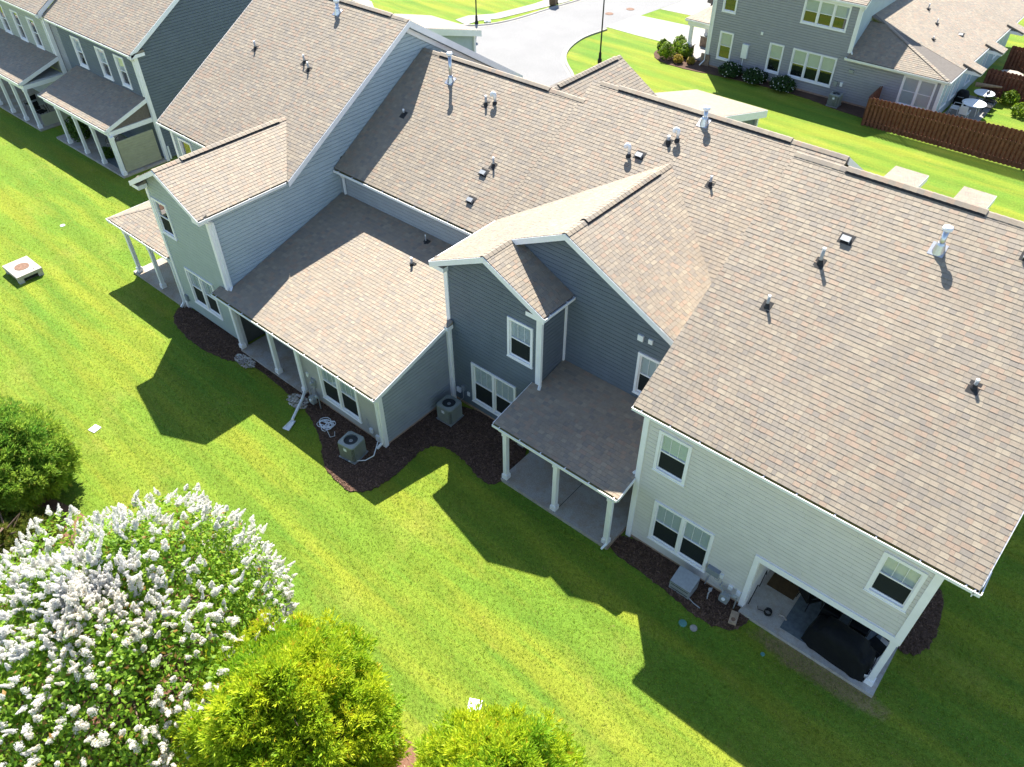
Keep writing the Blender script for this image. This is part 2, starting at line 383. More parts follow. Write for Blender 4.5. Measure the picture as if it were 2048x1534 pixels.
def window(t, F, u, v, w_, h, n=1, blind=.5, far=False, grid=True, cas=.095, label=None, glassy=True):
    """casing outer box at u, v (lower left) of size w_ x h holding n double-hung sashes"""
    Mw = F @ Matrix.Translation((u, v, 0)); c = MB()
    c.box(0, cas, 0, h, -.10, .05); c.box(w_-cas, w_, 0, h, -.10, .05); c.box(cas, w_-cas, h-cas, h, -.10, .052); c.box(cas, w_-cas, 0, cas*.9, -.10, .052); c.box(-.02, w_+.02, -.03, .012, -.05, .07)
    mul = .11; uw = (w_-2*cas-(n-1)*mul)/n
    for i in range(1, n): x = cas+i*uw+(i-1)*mul; c.box(x, x+mul, cas*.9, h-cas, -.10, .049)
    W_ = mk('window', c, 'white_trim', t, Mw)
    if label: W_['label'] = label
    g0, g1 = cas*.9, h-cas; gm = (g0+g1)/2
    for i in range(n):
        x0 = cas+i*(uw+mul); x1 = x0+uw; s_ = .035
        mb = MB(); mb.box(x0, x0+s_, g0, g1, -.085, -.012).box(x1-s_, x1, g0, g1, -.085, -.012).box(x0+s_, x1-s_, g1-s_, g1, -.085, -.013).box(x0+s_, x1-s_, g0, g0+s_*1.4, -.085, -.013).box(x0+s_, x1-s_, gm-.022, gm+.022, -.07, -.014)
        mk('sash', mb, 'white_trim', W_, Mw)
        mk('pane', MB().add([(x0+s_, gm+.022, -.043), (x1-s_, gm+.022, -.043), (x1-s_, g1-s_, -.043), (x0+s_, g1-s_, -.043)], [(0, 1, 2, 3)]), 'glass', W_, Mw)
        if far: mk('pane', MB().add([(x0+s_, g0+s_, -.053), (x1-s_, g0+s_, -.053), (x1-s_, gm-.022, -.053), (x0+s_, gm-.022, -.053)], [(0, 1, 2, 3)]), 'glass', W_, Mw)
        else: mk('insect_screen', MB().box(x0+s_, x1-s_, g0+s_, gm-.022, -.035, -.033), 'screen_mesh', W_, Mw)
        if grid:
            for k in (1, 2):
                x = x0+s_+(uw-2*s_)*k/3; mk('muntin', MB().box(x-.006, x+.006, gm+.022, g1-s_, -.052, -.036), 'white_trim', W_, Mw)
        if blind:
            mb = MB(); y = g1-s_-.02; lim = g1-(g1-g0)*blind
            while y > lim: mb.add([(x0+s_, y, -.088), (x1-s_, y, -.088), (x1-s_, y-.034, -.066), (x0+s_, y-.034, -.066)], [(0, 1, 2, 3)]); y -= .036
            mk('blind', mb, 'blind_white', W_, Mw)
        mk('interior', MB().box(x0+.002, x1-.002, g0+.002, g1-.002, -.104, -.098), 'interior_dark', W_, Mw)
    return W_
def gutter(t, p0, p1, hang=True, debris=True):
    """open white gutter; p0 -> p1 runs along the outer lip with the house on the left-hand side"""
    p0, p1 = Vector(p0), Vector(p1); d = (p1-p0).normalized(); inn = Vector((-d.y, d.x, 0)); L = (p1-p0).length; F = frame(p0, d, inn)
    mb = MB(); mb.box(0, L, 0, .012, -.10, 0, F).box(0, L, .012, .125, -.115, -.10, F).box(0, L, .125, .135, -.115, .015, F).box(0, L, -.012, .014, -.018, .004, F).box(-.004, .006, 0, .13, -.112, -.002, F).box(L-.006, L+.004, 0, .13, -.112, -.002, F)
    if hang:
        x = .3
        while x < L: mb.box(x-.018, x+.018, -.016, .13, -.004, .010, F); x += rnd.uniform(.85, 1.05)
    g = mk('gutter', mb, 'gutter_white', t)
    if debris: mk('gutter_debris', MB().box(.01, L-.01, .013, .124, -.099, -.028, F), 'debris', g)
    mb = MB().box(0, L, .137, .16, -.20, .005, F); mk('fascia', mb, 'white_trim', t)
    return g
def downspout(t, pts, joined=True, mt='gutter_white'):
    mb = MB()
    for a, b_ in zip(pts, pts[1:]):
        a, b_ = Vector(a), Vector(b_); d = (b_-a).normalized(); s_ = d.cross(Vector((0, 1, 0)) if abs(d.y) < .9 else Vector((1, 0, 0))).normalized(); q = d.cross(s_)
        k = [a+s_*i*.034+q*j*.044-d*.02 for i, j in ((-1, -1), (1, -1), (1, 1), (-1, 1))]; k += [p+(b_-a)+d*.04 for p in k]
        mb.add(k, [(0, 3, 2, 1), (4, 5, 6, 7), (0, 1, 5, 4), (1, 2, 6, 5), (2, 3, 7, 6), (3, 0, 4, 7)])
    return mk('downspout', mb, mt, t)
def post(t, x, y, z0, z1, w_=.16):
    mb = MB(); a = w_/2; mb.box(x-a, x+a, y-a, y+a, z0, z1); b_ = a+.035; mb.box(x-b_, x+b_, y-b_, y+b_, z0, z0+.2).box(x-b_+.012, x+b_-.012, y-b_+.012, y+b_-.012, z0+.2, z0+.225).box(x-b_+.01, x+b_-.01, y-b_+.01, y+b_-.01, z1-.14, z1-.004)
    return mk('post', mb, 'white_trim', t)
def box(t, name, mt, x0, x1, y0, y1, z0, z1): return mk(name, MB().box(x0, x1, y0, y1, z0, z1), mt, t)
def rake(t, p0, p1, h=.20, th=.03): return mk('rake_board', MB().beam(p0, p1, th, h), 'white_trim', t)
# roof fittings (parts of the house they stand on)
def pipe_vent(t, x, y, z, h=.3, r=.042):
    F = Matrix.Translation((x, y, z)); p = mk('plumbing_vent', MB().lathe([(r, -.05), (r, h), (r*.75, h), (r*.75, h-.03)], 12), 'pvc_grey', t, F, True)
    mk('pipe_rim', MB().lathe([(r*1.02, h-.05), (r*1.04, h+.004), (r*.6, h+.004)], 12), 'plastic_white', p, F)
    mk('boot', MB().lathe([(.10, -.09), (.095, -.01), (r*1.4, .05), (r*1.25, .10)], 12), 'vent_black', p, F)
    mk('flashing', MB().box(-.14, .14, -.19, .15, -.02, .014, Matrix.Rotation(.54, 4, 'X')), 'ridge_vent', p, F)
def flue(t, x, y, z, h=.6, r=.075):
    F = Matrix.Translation((x, y, z)); p = mk('flue_pipe', MB().lathe([(r, -.1), (r, h)], 14), 'metal_flue', t, F, True)
    mk('flue_cap', MB().lathe([(r*1.2, h-.02), (r*1.75, h+.0), (r*1.8, h+.06), (r*1.5, h+.10), (.02, h+.115)], 16), 'plastic_white', p, F)
    mk('storm_collar', MB().lathe([(r*2.4, -.08), (r*1.6, .18), (r*1.25, .24)], 14), 'metal_flue', p, F)
    mk('flashing', MB().box(-.22, .18, -.2, .2, -.012, .02, Matrix.Rotation(.54, 4, 'X')), 'metal_flue', p, F)
def gooseneck(t, x, y, z, h=.34):
    F = Matrix.Translation((x, y, z)); R_ = .07
    p = mk('gooseneck_vent', MB().tube([(0, 0, h*.55), (0, 0, h)]+[(-R_+R_*cos(a), -.3*R_+.3*R_*cos(a), h+R_*sin(a)*1.15) for a in [pi*i/8 for i in range(1, 9)]]+[(-2*R_, -.6*R_, h-.06)], .068, 10), 'plastic_white', t, F, True)
    mk('pipe', MB().lathe([(.05, -.08), (.05, h*.56)], 12), 'pvc_grey', p, F); mk('boot', MB().lathe([(.12, -.10), (.11, -.01), (.065, .09)], 12), 'vent_black', p, F)
def box_vent(t, x, y, z):
    F = Matrix.Translation((x, y, z)) @ Matrix.Rotation(.54, 4, 'X'); p = mk('box_vent', MB().prism([(-.13, .0), (.13, .0), (.13, .17), (-.13, .17)], -.0, .12, F @ Matrix.Translation((0, -.1, 0))), 'metal_grey', t)
    mk('vent_opening', MB().box(-.11, .11, -.106, -.098, .015, .10, F), 'vent_black', p); mk('flashing', MB().box(-.2, .2, -.14, .2, -.01, .016, F), 'ridge_vent', p)
def wall_box(t, F, u, v, w_, h, d, mt='plastic_grey', name='utility_box'): return mk(name, MB().box(u, u+w_, v, v+h, -.01, d, F), mt, t)
# ================================================================== the setting
def sheet(name, pts, z, mt, kind='structure', thick=None):
    mb = MB()
    if thick: mb.prism(ccw(pts), z-thick, z)
    else: p = ccw(pts); mb.add([(x, y, z) for x, y in p], [tuple(range(len(p)))])
    return tag(mk(name, mb, mt), kind=kind)
def smooth_poly(pts, it=2):
    for _ in range(it):
        out = []
        for i in range(len(pts)):
            a, b_ = pts[i], pts[(i+1) % len(pts)]; out += [(a[0]*.75+b_[0]*.25, a[1]*.75+b_[1]*.25), (a[0]*.25+b_[0]*.75, a[1]*.25+b_[1]*.75)]
        pts = out
    return pts
def smooth_line(pts, it=2):
    for _ in range(it):
        out = [pts[0]]
        for a, b_ in zip(pts, pts[1:]): out += [(a[0]*.75+b_[0]*.25, a[1]*.75+b_[1]*.25), (a[0]*.25+b_[0]*.75, a[1]*.25+b_[1]*.75)]
        pts = out+[pts[-1]]
    return pts
sheet('lawn', [(-220, -60), (120, -60), (120, 220), (-220, 220)], 0, 'lawn')
# street and cul-de-sac; curbs are real steps
isl_out = smooth_line([(-30.5, 42.5), (-33.5, 45.9), (-34.9, 47.0), (-36.0, 48.1), (-36.9, 49.5), (-37.5, 51.3), (-37.8, 53.3), (-37.4, 56.0), (-36.9, 61.4), (-36.2, 67), (-35.2, 80), (-34, 110)])
left_c = smooth_line([(-40.5, 110), (-42, 75), (-43.1, 61.1), (-43.7, 57.5), (-44.1, 53.5), (-44.6, 51.3), (-45.3, 49.9), (-46.5, 48.6), (-50, 47.2), (-56, 46.2), (-75, 45)])
sheet('road', isl_out+left_c+[(-75, 40), (-46, 41.5), (-38, 41), (-30.5, 42.0)], .006, 'asphalt')
def curb(name, line, w_=.42, h=.11, flip=1):
    mb = MB(); prev = None
    for i in range(len(line)):
        a = Vector(line[max(i-1, 0)]); b_ = Vector(line[min(i+1, len(line)-1)]); d = (b_-a).normalized(); q = Vector((-d.y, d.x))*flip; p = Vector(line[i]); r = []
        for o, z in ((0, .012), (.18, .03), (.26, h), (w_, h), (w_, -.05)): r.append(mb.v.__len__()); mb.v.append((p.x+q.x*o, p.y+q.y*o, z))
        if prev:
            for k in range(4): mb.f.append([prev[k], prev[k+1], r[k+1], r[k]][::-1 if flip > 0 else 1]); mb.c.append(None)
        prev = r
    tag(mk(name, mb, 'concrete_bright'), kind='structure')
curb('kerb', [p for p in isl_out if p[1] < 56.2], flip=-1); curb('kerb', [p for p in isl_out if 61 < p[1] < 63.2], flip=-1); curb('kerb', left_c, flip=-1)
sheet('driveway', [(-37.6, 56.35), (-37.2, 60.6), (-34.0, 60.9), (-30.5, 61.2), (-26.95, 61.2), (-26.95, 56.6), (-29.5, 56.35), (-34.2, 56.25)], .016, 'concrete_bright')
sheet('driveway', [(-36.6, 63.2), (-35.9, 70), (-30, 70), (-22, 70), (-22, 63.6), (-33.6, 63.4)], .016, 'concrete_bright')
sheet('driveway', [(-30.4, 61.22), (-30.4, 63.6), (-22, 63.6), (-22, 61.22)], .014, 'concrete_bright')
sheet('sidewalk', [(-48.4, 49.6), (-48.3, 51.1), (-46.9, 52.9), (-46.4, 55.1), (-46.0, 57.3), (-45.9, 60), (-44.0, 60), (-44.6, 57.3), (-45.2, 54.6), (-45.75, 52.2), (-46.7, 50.7), (-46.8, 49.2)], .03, 'concrete_bright')
sheet('sidewalk', [(-70, 47.2), (-59.5, 47.5), (-55.9, 47.2), (-57.6, 48.4), (-70, 50.5)], .03, 'concrete_bright')
# mulch beds
BEDS = []
def bed(pts, mt, chips=0, z=.035, it=2, c1=(.19, .115, .08), c2=(.07, .042, .028)):
    p = ccw([(x+rnd.uniform(-.045, .045), y+rnd.uniform(-.045, .045)) for x, y in smooth_poly(pts, it+1)]); sheet('mulch_bed', p, z, mt, thick=.06)
    BEDS.append(p)
    if not chips: return
    x0, x1 = min(q[0] for q in p), max(q[0] for q in p); y0, y1 = min(q[1] for q in p), max(q[1] for q in p); mb = MB(); k = 0
    def inside(x, y):
        c_ = False
        for i in range(len(p)):
            a, b_ = p[i], p[(i+1) % len(p)]
            if (a[1] > y) != (b_[1] > y) and x < (b_[0]-a[0])*(y-a[1])/(b_[1]-a[1])+a[0]: c_ = not c_
        return c_
    while k < chips:
        x, y = rnd.uniform(x0-.04, x1+.04), rnd.uniform(y0-.04, y1+.04)
        if not inside(x, y): continue
        k += 1; a = rnd.uniform(0, pi); L, W_ = rnd.uniform(.02, .06), rnd.uniform(.007, .018); t_ = rnd.uniform(-.5, .5); zc = z+rnd.uniform(.004, .02); f = rnd.random()**2
        d = Vector((cos(a), sin(a), t_))*L; q = Vector((-sin(a), cos(a), rnd.uniform(-.5, .5)))*W_; o = Vector((x, y, zc)); c_ = tuple(c2[i]+(c1[i]-c2[i])*f*1.3 for i in range(3))
        mb.add([o-d-q, o+d-q, o+d+q, o-d+q], [(0, 1, 2, 3)], c_)
    tag(mk('mulch_chips', mb, 'chip'), 'loose bark chips on a mulch bed', kind='stuff')
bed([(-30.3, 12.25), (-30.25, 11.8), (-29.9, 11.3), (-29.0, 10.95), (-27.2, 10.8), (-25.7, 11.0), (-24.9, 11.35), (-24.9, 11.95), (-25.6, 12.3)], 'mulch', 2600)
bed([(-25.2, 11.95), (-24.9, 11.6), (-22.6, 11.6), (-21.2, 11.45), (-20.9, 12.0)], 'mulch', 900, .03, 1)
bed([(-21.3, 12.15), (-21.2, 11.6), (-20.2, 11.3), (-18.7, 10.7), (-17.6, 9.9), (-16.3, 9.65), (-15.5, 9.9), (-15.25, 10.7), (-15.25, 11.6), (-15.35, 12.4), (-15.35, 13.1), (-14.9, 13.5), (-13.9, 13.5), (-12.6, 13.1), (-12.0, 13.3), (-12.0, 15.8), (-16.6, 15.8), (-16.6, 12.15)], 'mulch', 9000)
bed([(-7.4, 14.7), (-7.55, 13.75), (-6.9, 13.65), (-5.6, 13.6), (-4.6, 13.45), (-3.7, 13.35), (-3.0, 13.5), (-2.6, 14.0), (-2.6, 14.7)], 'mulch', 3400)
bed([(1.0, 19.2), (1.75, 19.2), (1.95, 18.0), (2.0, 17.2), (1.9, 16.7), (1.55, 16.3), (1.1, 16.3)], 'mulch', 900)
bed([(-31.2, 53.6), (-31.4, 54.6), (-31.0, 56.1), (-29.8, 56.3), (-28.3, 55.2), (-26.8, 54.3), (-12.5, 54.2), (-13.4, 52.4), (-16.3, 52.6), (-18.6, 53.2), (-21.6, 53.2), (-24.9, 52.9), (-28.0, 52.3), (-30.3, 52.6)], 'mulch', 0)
bed([(-60, -12), (-60, -2), (-32, 1.8), (-26, 2.2), (-22.0, 3.1), (-18.5, 3.6), (-13.0, 4.75), (-9.5, 5.0), (-7.0, 4.95), (-4.0, 5.4), (-1.5, 5.5), (4, 4.5), (14, -4), (14, -12)], 'mulch_sun_tinted', 14000, .03, 1, (.34, .22, .15), (.12, .06, .04))  # chip colours are raised for sun as well
# short grass: real tufts over the lawn behind the houses
def in_poly(p, x, y):
    c_ = False
    for i in range(len(p)):
        a, b_ = p[i], p[(i+1) % len(p)]
        if (a[1] > y) != (b_[1] > y) and x < (b_[0]-a[0])*(y-a[1])/(b_[1]-a[1])+a[0]: c_ = not c_
    return c_
BB = [(min(q[0] for q in p), max(q[0] for q in p), min(q[1] for q in p), max(q[1] for q in p), p) for p in BEDS]
SL = [(-12.15, -7.4, 13.55, 20), (-3.05, 1.3, 14.28, 20), (-25.6, -21.0, 11.8, 20), (-34.6, -25.5, 11.95, 20), (-7.4, 1.2, 14.5, 30), (-60, -7, 18, 30), (-16.6, -12, 15.6, 20), (-21.2, -16.4, 11.95, 20), (-52.1, -43.7, 16.7, 25), (-70, -53, 16.5, 25), (-39.45, -37.65, 7.85, 9.25)]
mb = MB(); k = 0
while k < 150000:
    x, y = rnd.uniform(-66, 14), rnd.uniform(1.0, 24.0); X_, Y_, W_ = pix((x, y, 0))
    if W_ < 5 or not (-300 < X_ < 2700 and -200 < Y_ < 2300) or rnd.random() < (W_-18)/46: continue
    if any(a < x < b_ and c_ < y < d_ for a, b_, c_, d_ in SL) or any(a < x < b_ and c_ < y < d_ and in_poly(p, x, y) for a, b_, c_, d_, p in BB): continue
    k += 1; f = rnd.random(); g = .75+.5*rnd.random(); col = ((.15+.17*f)*g, (.28+.08*f)*g, .028*g)
    if rnd.random() < .10: col = (.40, .36, .12)
    for _ in range(3):
        a = rnd.uniform(0, 6.283); h = rnd.uniform(.022, .05); l_ = rnd.uniform(.3, 1.1)*h; w_ = rnd.uniform(.004, .008); ca, sa = cos(a), sin(a); ox, oy = x+rnd.uniform(-.03, .03), y+rnd.uniform(-.03, .03)
        mb.add([(ox-sa*w_, oy+ca*w_, 0), (ox+sa*w_, oy-ca*w_, 0), (ox+ca*l_, oy+sa*l_, h)], [(0, 1, 2)], col)
tag(mk('grass_tufts', mb, 'leaf'), 'short green grass blades over the rear lawn', kind='stuff')
# ================================================================== houses
def hole(u, v, w_, h): return (u+.05, v+.05, u+w_-.05, v+h-.05)
def eave_return(t, p, dx, dy, mt='white_trim'):  # small boxed return with its own little shingled cap
    x, y, z = p; mb = MB(); xs = sorted((x, x+dx)); ys = sorted((y, y+dy)); mb.box(*xs, *ys, z-.17, z); r = mk('eave_return', mb, mt, t)
    c = MB().add([(xs[0], ys[0], z+.01), (xs[1], ys[0], z+.01), (xs[1], ys[1], z+.16), (xs[0], ys[1], z+.16), (xs[0], ys[1], z+.0), (xs[1], ys[1], z)], [(0, 1, 2, 3), (0, 3, 4), (1, 5, 2), (4, 3, 2, 5), (0, 4, 5, 1)], PAL[5]); mk('return_cap', c, 'shingle', r)

# ---------------- right-hand unit, pale beige
TA = thing('townhouse', 'pale beige townhouse end unit with the largest shingle roof and a corner patio', 'townhouse', (-3, 14.58, 0))
MA = .599; XA0, XA1, YA = -7.28, 1.08, 14.58
def zA(y): return 6.2+MA*(y-14.13)
FA = wallF((XA0, YA, 0), (1, 0))
winA = [(.50, 3.80, 1.08, 1.68, 1, .55), (.77, .60, 2.10, 1.90, 2, .52), (7.02, 3.84, 1.07, 1.66, 1, .55)]
wall(TA, FA, [(0, .16), (8.36, .16), (8.36, 5.98), (0, 5.98)], 'siding_beige', [hole(*q[:4]) for q in winA]+[(4.30, 0, 8.4, 2.6)], core=[[(0, 0), (4.30, 0), (4.30, 5.98), (0, 5.98)], [(4.30, 2.62), (8.36, 2.62), (8.36, 5.98), (4.30, 5.98)]])
for q in winA: window(TA, FA, *q)
mk('foundation', MB().box(0, 4.30, -.05, .16, -.2, -.012, FA), 'foundation_clay', TA)
mk('opening_trim', MB().box(4.17, 4.33, 0, 2.72, -.22, .05, FA).box(4.33, 8.40, 2.5, 2.72, -.22, .051, FA), 'white_trim', TA)
corner(TA, XA0, YA, 0, 5.95, -1, -1); corner(TA, XA1, YA, 2.5, 5.95, 1, -1, .16)
post(TA, XA1-.09, YA+.10, .12, 2.5, .17)
box(TA, 'patio_slab', 'concrete', -2.98, 1.24, 14.33, 18.0, -.1, .12)
wall(TA, wallF((-2.93, 14.62, 0), (0, 1)), [(0, .12), (3.3, .12), (3.3, 2.6), (0, 2.6)], 'siding_beige', joined=True, name='patio_side_wall')
wall(TA, wallF((-2.93, 17.9, 0), (1, 0)), [(0, .12), (4.0, .12), (4.0, 2.6), (0, 2.6)], 'siding_beige', joined=True, name='patio_back_wall')
box(TA, 'patio_ceiling', 'ceiling_white', -3.1, 1.05, 14.81, 18.1, 2.62, 2.70)
wall(TA, wallF((XA1, 18.0, 0), (0, 1)), [(0, 0), (11.6, 0), (11.6, 2.6), (0, 2.6)], 'siding_beige', joined=True)
wall(TA, wallF((XA1, 14.82, 0), (0, 1)), [(0, 2.6), (14.8, 2.6), (14.8, 6.05), (7.26, 10.7), (0, 6.4)], 'siding_beige', joined=True)
wall(TA, wallF((XA0, 29.6, 0), (0, -1)), [(0, 0), (14.78, 0), (14.78, 6.2), (7.52, 10.7), (0, 6.2)], 'siding_beige', boards=False)
RA = Roof(TA)
RA.slope('roof', (-7.56, 14.13, 6.2), (0, 1), MA, [(-7.56, 14.20), (1.79, 14.20), (1.79, 22.08), (-7.56, 22.08)])
RA.slope('roof', (-7.56, 30.03, 6.2), (0, -1), MA, [(-7.56, 30.0), (1.79, 30.0), (1.79, 22.08), (-7.56, 22.08)], shingles=False)
RA.done()
ridge(TA, (-7.56, 22.08, zA(22.08)), (1.79, 22.08, zA(22.08)), MA, (.17, .58))
gutter(TA, (-7.56, 14.13, 6.2), (1.80, 14.13, 6.2)); gutter(TA, (1.86, 14.13, 6.2), (1.86, 14.95, 6.2), hang=False)
rake(TA, (1.80, 14.3, zA(14.3)-.005), (1.80, 22.08, zA(22.08)-.005)); rake(TA, (1.80, 30, zA(14.2)-.005), (1.80, 22.08, zA(22.08)-.005))
box(TA, 'soffit', 'white_trim', -7.5, 1.78, 14.29, 14.60, 5.985, 6.0)
flue(TA, -2.69, 20.77, zA(20.77), .62); box_vent(TA, -4.92, 20.23, zA(20.23)); pipe_vent(TA, -5.2, 19.44, zA(19.44), .48, .05); pipe_vent(TA, -5.82, 17.9, zA(17.9), .36); pipe_vent(TA, -.34, 18.02, zA(18.02), .26)
box_vent(TA, -.72, 21.3, zA(21.3))
downspout(TA, [(-7.42, 14.2, 6.12), (-7.36, 14.74, 5.8), (-7.36, 14.74, 3.12), (-7.42, 14.6, 3.06)])
wall_box(TA, FA, 2.95, .82, .42, .26, .16); wall_box(TA, FA, 3.32, .80, .16, .2, .05, 'plastic_white', 'outlet_cover'); wall_box(TA, FA, 3.72, .52, .14, .2, .06, 'plastic_white', 'outlet_cover'); wall_box(TA, FA, 4.0, .48, .14, .2, .06, 'plastic_white', 'outlet_cover')
mk('conduit', MB().tube([(3.1, .82, .05), (3.05, .45, .05), (3.0, .1, .06)], .02, 6).tube([(3.4, .8, .05), (3.38, .66, .1), (3.28, .66, .1), (3.2, .78, .08)], .015, 6), 'pvc_grey', TA, FA)

# ---------------- centre unit, dark slate with two gables
TB = thing('townhouse', 'dark slate townhouse unit with two nested gables and a dark shingled porch roof', 'townhouse', (-11.5, 15.7, 0))
MBG = .49; ZBE = 6.43
FB = wallF((-16.45, 15.72, 0), (1, 0))
winB = [(2.90, 3.86, 1.12, 1.72, 1, .55), (1.08, .52, 2.2, 1.98, 2, .52)]
wall(TB, FB, [(0, .16), (4.3, .16), (4.3, 6.46), (2.085, 7.55), (0, 6.52)], 'siding_slate', [hole(*q[:4]) for q in winB])
for q in winB: window(TB, FB, *q)
FB2 = wallF((-14.4, 17.11, 0), (1, 0)); wB = (5.22, 3.74, 1.08, 1.74, 1, .55)
wall(TB, FB2, [(.03, 7.55), (2.25, 3.35), (7.12, 3.35), (7.12, 6.25), (2.26, 8.62)], 'siding_slate', [hole(*wB[:4])], name='gable_wall')
window(TB, FB2, *wB)
wall_box(TB, FB2, 5.13, 5.95, .2, .22, .07, 'plastic_white', 'dryer_vent'); wall_box(TB, FB2, 5.52, 6.0, .15, .17, .06, 'plastic_white', 'dryer_vent')
wall(TB, wallF((-12.15, 15.72, 0), (0, 1)), [(0, .16), (1.39, .16), (1.39, 6.45), (0, 6.45)], 'siding_slate', name='side_wall', gap=.028)
wall(TB, wallF((-16.45, 18.6, 0), (0, -1)), [(0, 3.0), (2.70, 3.0), (2.70, 6.5), (0, 6.5)], 'siding_slate', boards=False)
wall(TB, wallF((-7.35, 24.0, 0), (-1, 0)), [(0, 0), (9, 0), (9, 3), (0, 3)], 'siding_slate', boards=False)
mk('foundation', MB().box(0, 4.3, -.05, .16, -.2, -.012, FB), 'foundation_clay', TB)
corner(TB, -16.45, 15.72, 0, 6.45, -1, -1); corner(TB, -12.15, 15.72, 0, 6.4, 1, -1)
box(TB, 'inner_corner_board', 'white_trim', -12.13, -12.07, 17.03, 17.105, 3.4, 6.4)
RB = Roof(TB)
ZM, YM, MM = 5.98, 18.27, .599
def zM(y): return ZM+MM*(y-YM)
RB.slope('gable_roof', (-16.97, 15.46, ZBE), (1, 0), MBG, [(-16.90, 15.46), (-14.37, 15.46), (-14.37, 16.84), (-16.90, 16.84)])
RB.slope('gable_roof', (-16.97, 15.46, ZBE), (1, 0), MBG, [(-16.90, 16.84), (-12.14, 16.84), (-12.14, 22.97), (-16.90, 19.07)])
RB.slope('gable_roof', (-11.76, 15.46, ZBE), (-1, 0), MBG, [(-14.37, 15.46), (-11.83, 15.46), (-11.83, 17.09), (-14.37, 17.09)])
zbb = ZBE+MBG*4.83
RB.slope('gable_roof', (-7.30, 16.84, zbb-MBG*4.84), (-1, 0), MBG, [(-12.14, 16.84), (-7.31, 16.84), (-7.31, 19.01), (-12.14, 22.97)])
RB.slope('main_roof', (-16.97, YM, ZM), (0, 1), MM, [(-16.97, 19.02), (-12.14, 22.97), (-12.14, 24.93), (-16.97, 24.93)])
RB.slope('main_roof', (-16.97, YM, ZM), (0, 1), MM, [(-12.14, 22.97), (-6.8, 18.6), (-6.8, 24.93), (-12.14, 24.93)])
RB.slope('main_roof', (-16.97, 33.0, zM(24.93)-MM*8.07), (0, -1), MM, [(-16.6, 32.9), (-6.8, 32.9), (-6.8, 24.93), (-16.6, 24.93)], shingles=False)
RB.slope('porch_roof', (-12.4, 13.51, 2.8), (0, 1), .2, [(-12.4, 13.59), (-7.30, 13.59), (-7.30, 15.68), (-12.4, 15.68)])
RB.slope('porch_roof', (-12.4, 13.51, 2.8), (0, 1), .2, [(-12.12, 15.68), (-7.30, 15.68), (-7.30, 17.09), (-12.12, 17.09)])
RB.done()
ridge(TB, (-12.14, 16.84, zbb), (-12.14, 22.97, zbb), MBG, (.16, .86)); ridge(TB, (-14.37, 15.46, ZBE+MBG*2.6), (-14.37, 16.86, ZBE+MBG*2.6), MBG)
ridge(TB, (-16.6, 24.93, zM(24.93)), (-6.8, 24.93, zM(24.93)), MM, (.09, .80))
gutter(TB, (-16.97, 19.0, ZBE), (-16.97, 15.46, ZBE)); gutter(TB, (-11.76, 15.46, ZBE), (-11.76, 17.07, ZBE), debris=False); gutter(TB, (-12.4, 13.51, 2.8), (-7.30, 13.51, 2.8))
pk = (-14.37, 15.448, ZBE+MBG*2.6-.01); rake(TB, (-16.93, 15.448, ZBE+.01), pk, .22); rake(TB, pk, (-11.8, 15.448, ZBE+.01), .22)
pk = (-12.14, 16.828, zbb-.01); rake(TB, (-14.40, 16.828, zbb-.01-MBG*2.26), pk, .22); rake(TB, pk, (-7.31, 16.828, zbb-.01-MBG*4.83), .22)
eave_return(TB, (-16.9, 15.47, ZBE-.04), .62, .30); eave_return(TB, (-11.83, 15.47, ZBE-.04), -.75, .30)
rake(TB, (-6.785, 24.93, zM(24.93)), (-6.785, 32.9, zM(24.93)-MM*7.97), .25); rake(TB, (-16.62, 23.9, zM(23.9)), (-16.62, 24.93, zM(24.93)), .25)
wall(TB, wallF((-6.95, 24.93, 0), (0, 1)), [(0, 8.2), (7.5, 5), (7.5, 5.2), (0, 9.75)], 'siding_slate', boards=False)
rake(TB, (-12.415, 13.6, 2.81), (-12.415, 15.68, 3.22), .16); rake(TB, (-7.285, 13.6, 2.81), (-7.285, 14.5, 2.99), .14)
box(TB, 'porch_beam', 'white_trim', -12.25, -7.42, 13.68, 13.84, 2.44, 2.66); box(TB, 'porch_ceiling', 'ceiling_white', -12.2, -7.35, 13.86, 17.0, 2.66, 2.70)
for x in (-12.0, -9.8, -7.62): post(TB, x, 13.77, .14, 2.46)
box(TB, 'porch_slab', 'porch_concrete', -12.12, -7.47, 13.60, 17.0, -.06, .14); box(TB, 'slab_edge', 'foundation_clay', -12.08, -7.435, 13.63, 17.0, -.1, .085)
box(TB, 'control_joint', 'interior_dark', -9.72, -9.70, 13.61, 16.9, .1405, .1415)
downspout(TB, [(-11.80, 15.55, ZBE-.1), (-12.0, 15.60, ZBE-.35), (-12.0, 15.60, 3.35), (-11.95, 15.48, 3.28)]); downspout(TB, [(-7.42, 13.55, 2.72), (-7.50, 13.64, 2.55), (-7.50, 13.64, .3), (-7.56, 13.45, .16)])
zC = zM
gooseneck(TB, -13.74, 22.73, zM(22.73)); box_vent(TB, -13.36, 22.85, zM(22.85)); pipe_vent(TB, -12.69, 23.6, zM(23.6), .25, .06); gooseneck(TB, -12.43, 23.76, zM(23.76)); flue(TB, -11.91, 24.6, zM(24.6), .50); pipe_vent(TB, -10.4, 22.74, zM(22.74), .32)
wall_box(TB, FB, .53, .78, .14, .24, .09); wall_box(TB, FB, .80, .62, .12, .18, .05, 'plastic_white', 'outlet_cover'); wall_box(TB, FB, .25, .55, .2, .22, .08, 'plastic_white', 'disconnect_box')
mk('conduit', MB().tube([(.6, .78, .05), (.62, .4, .09), (.45, .2, .25)], .016, 6), 'pvc_grey', TB, FB)

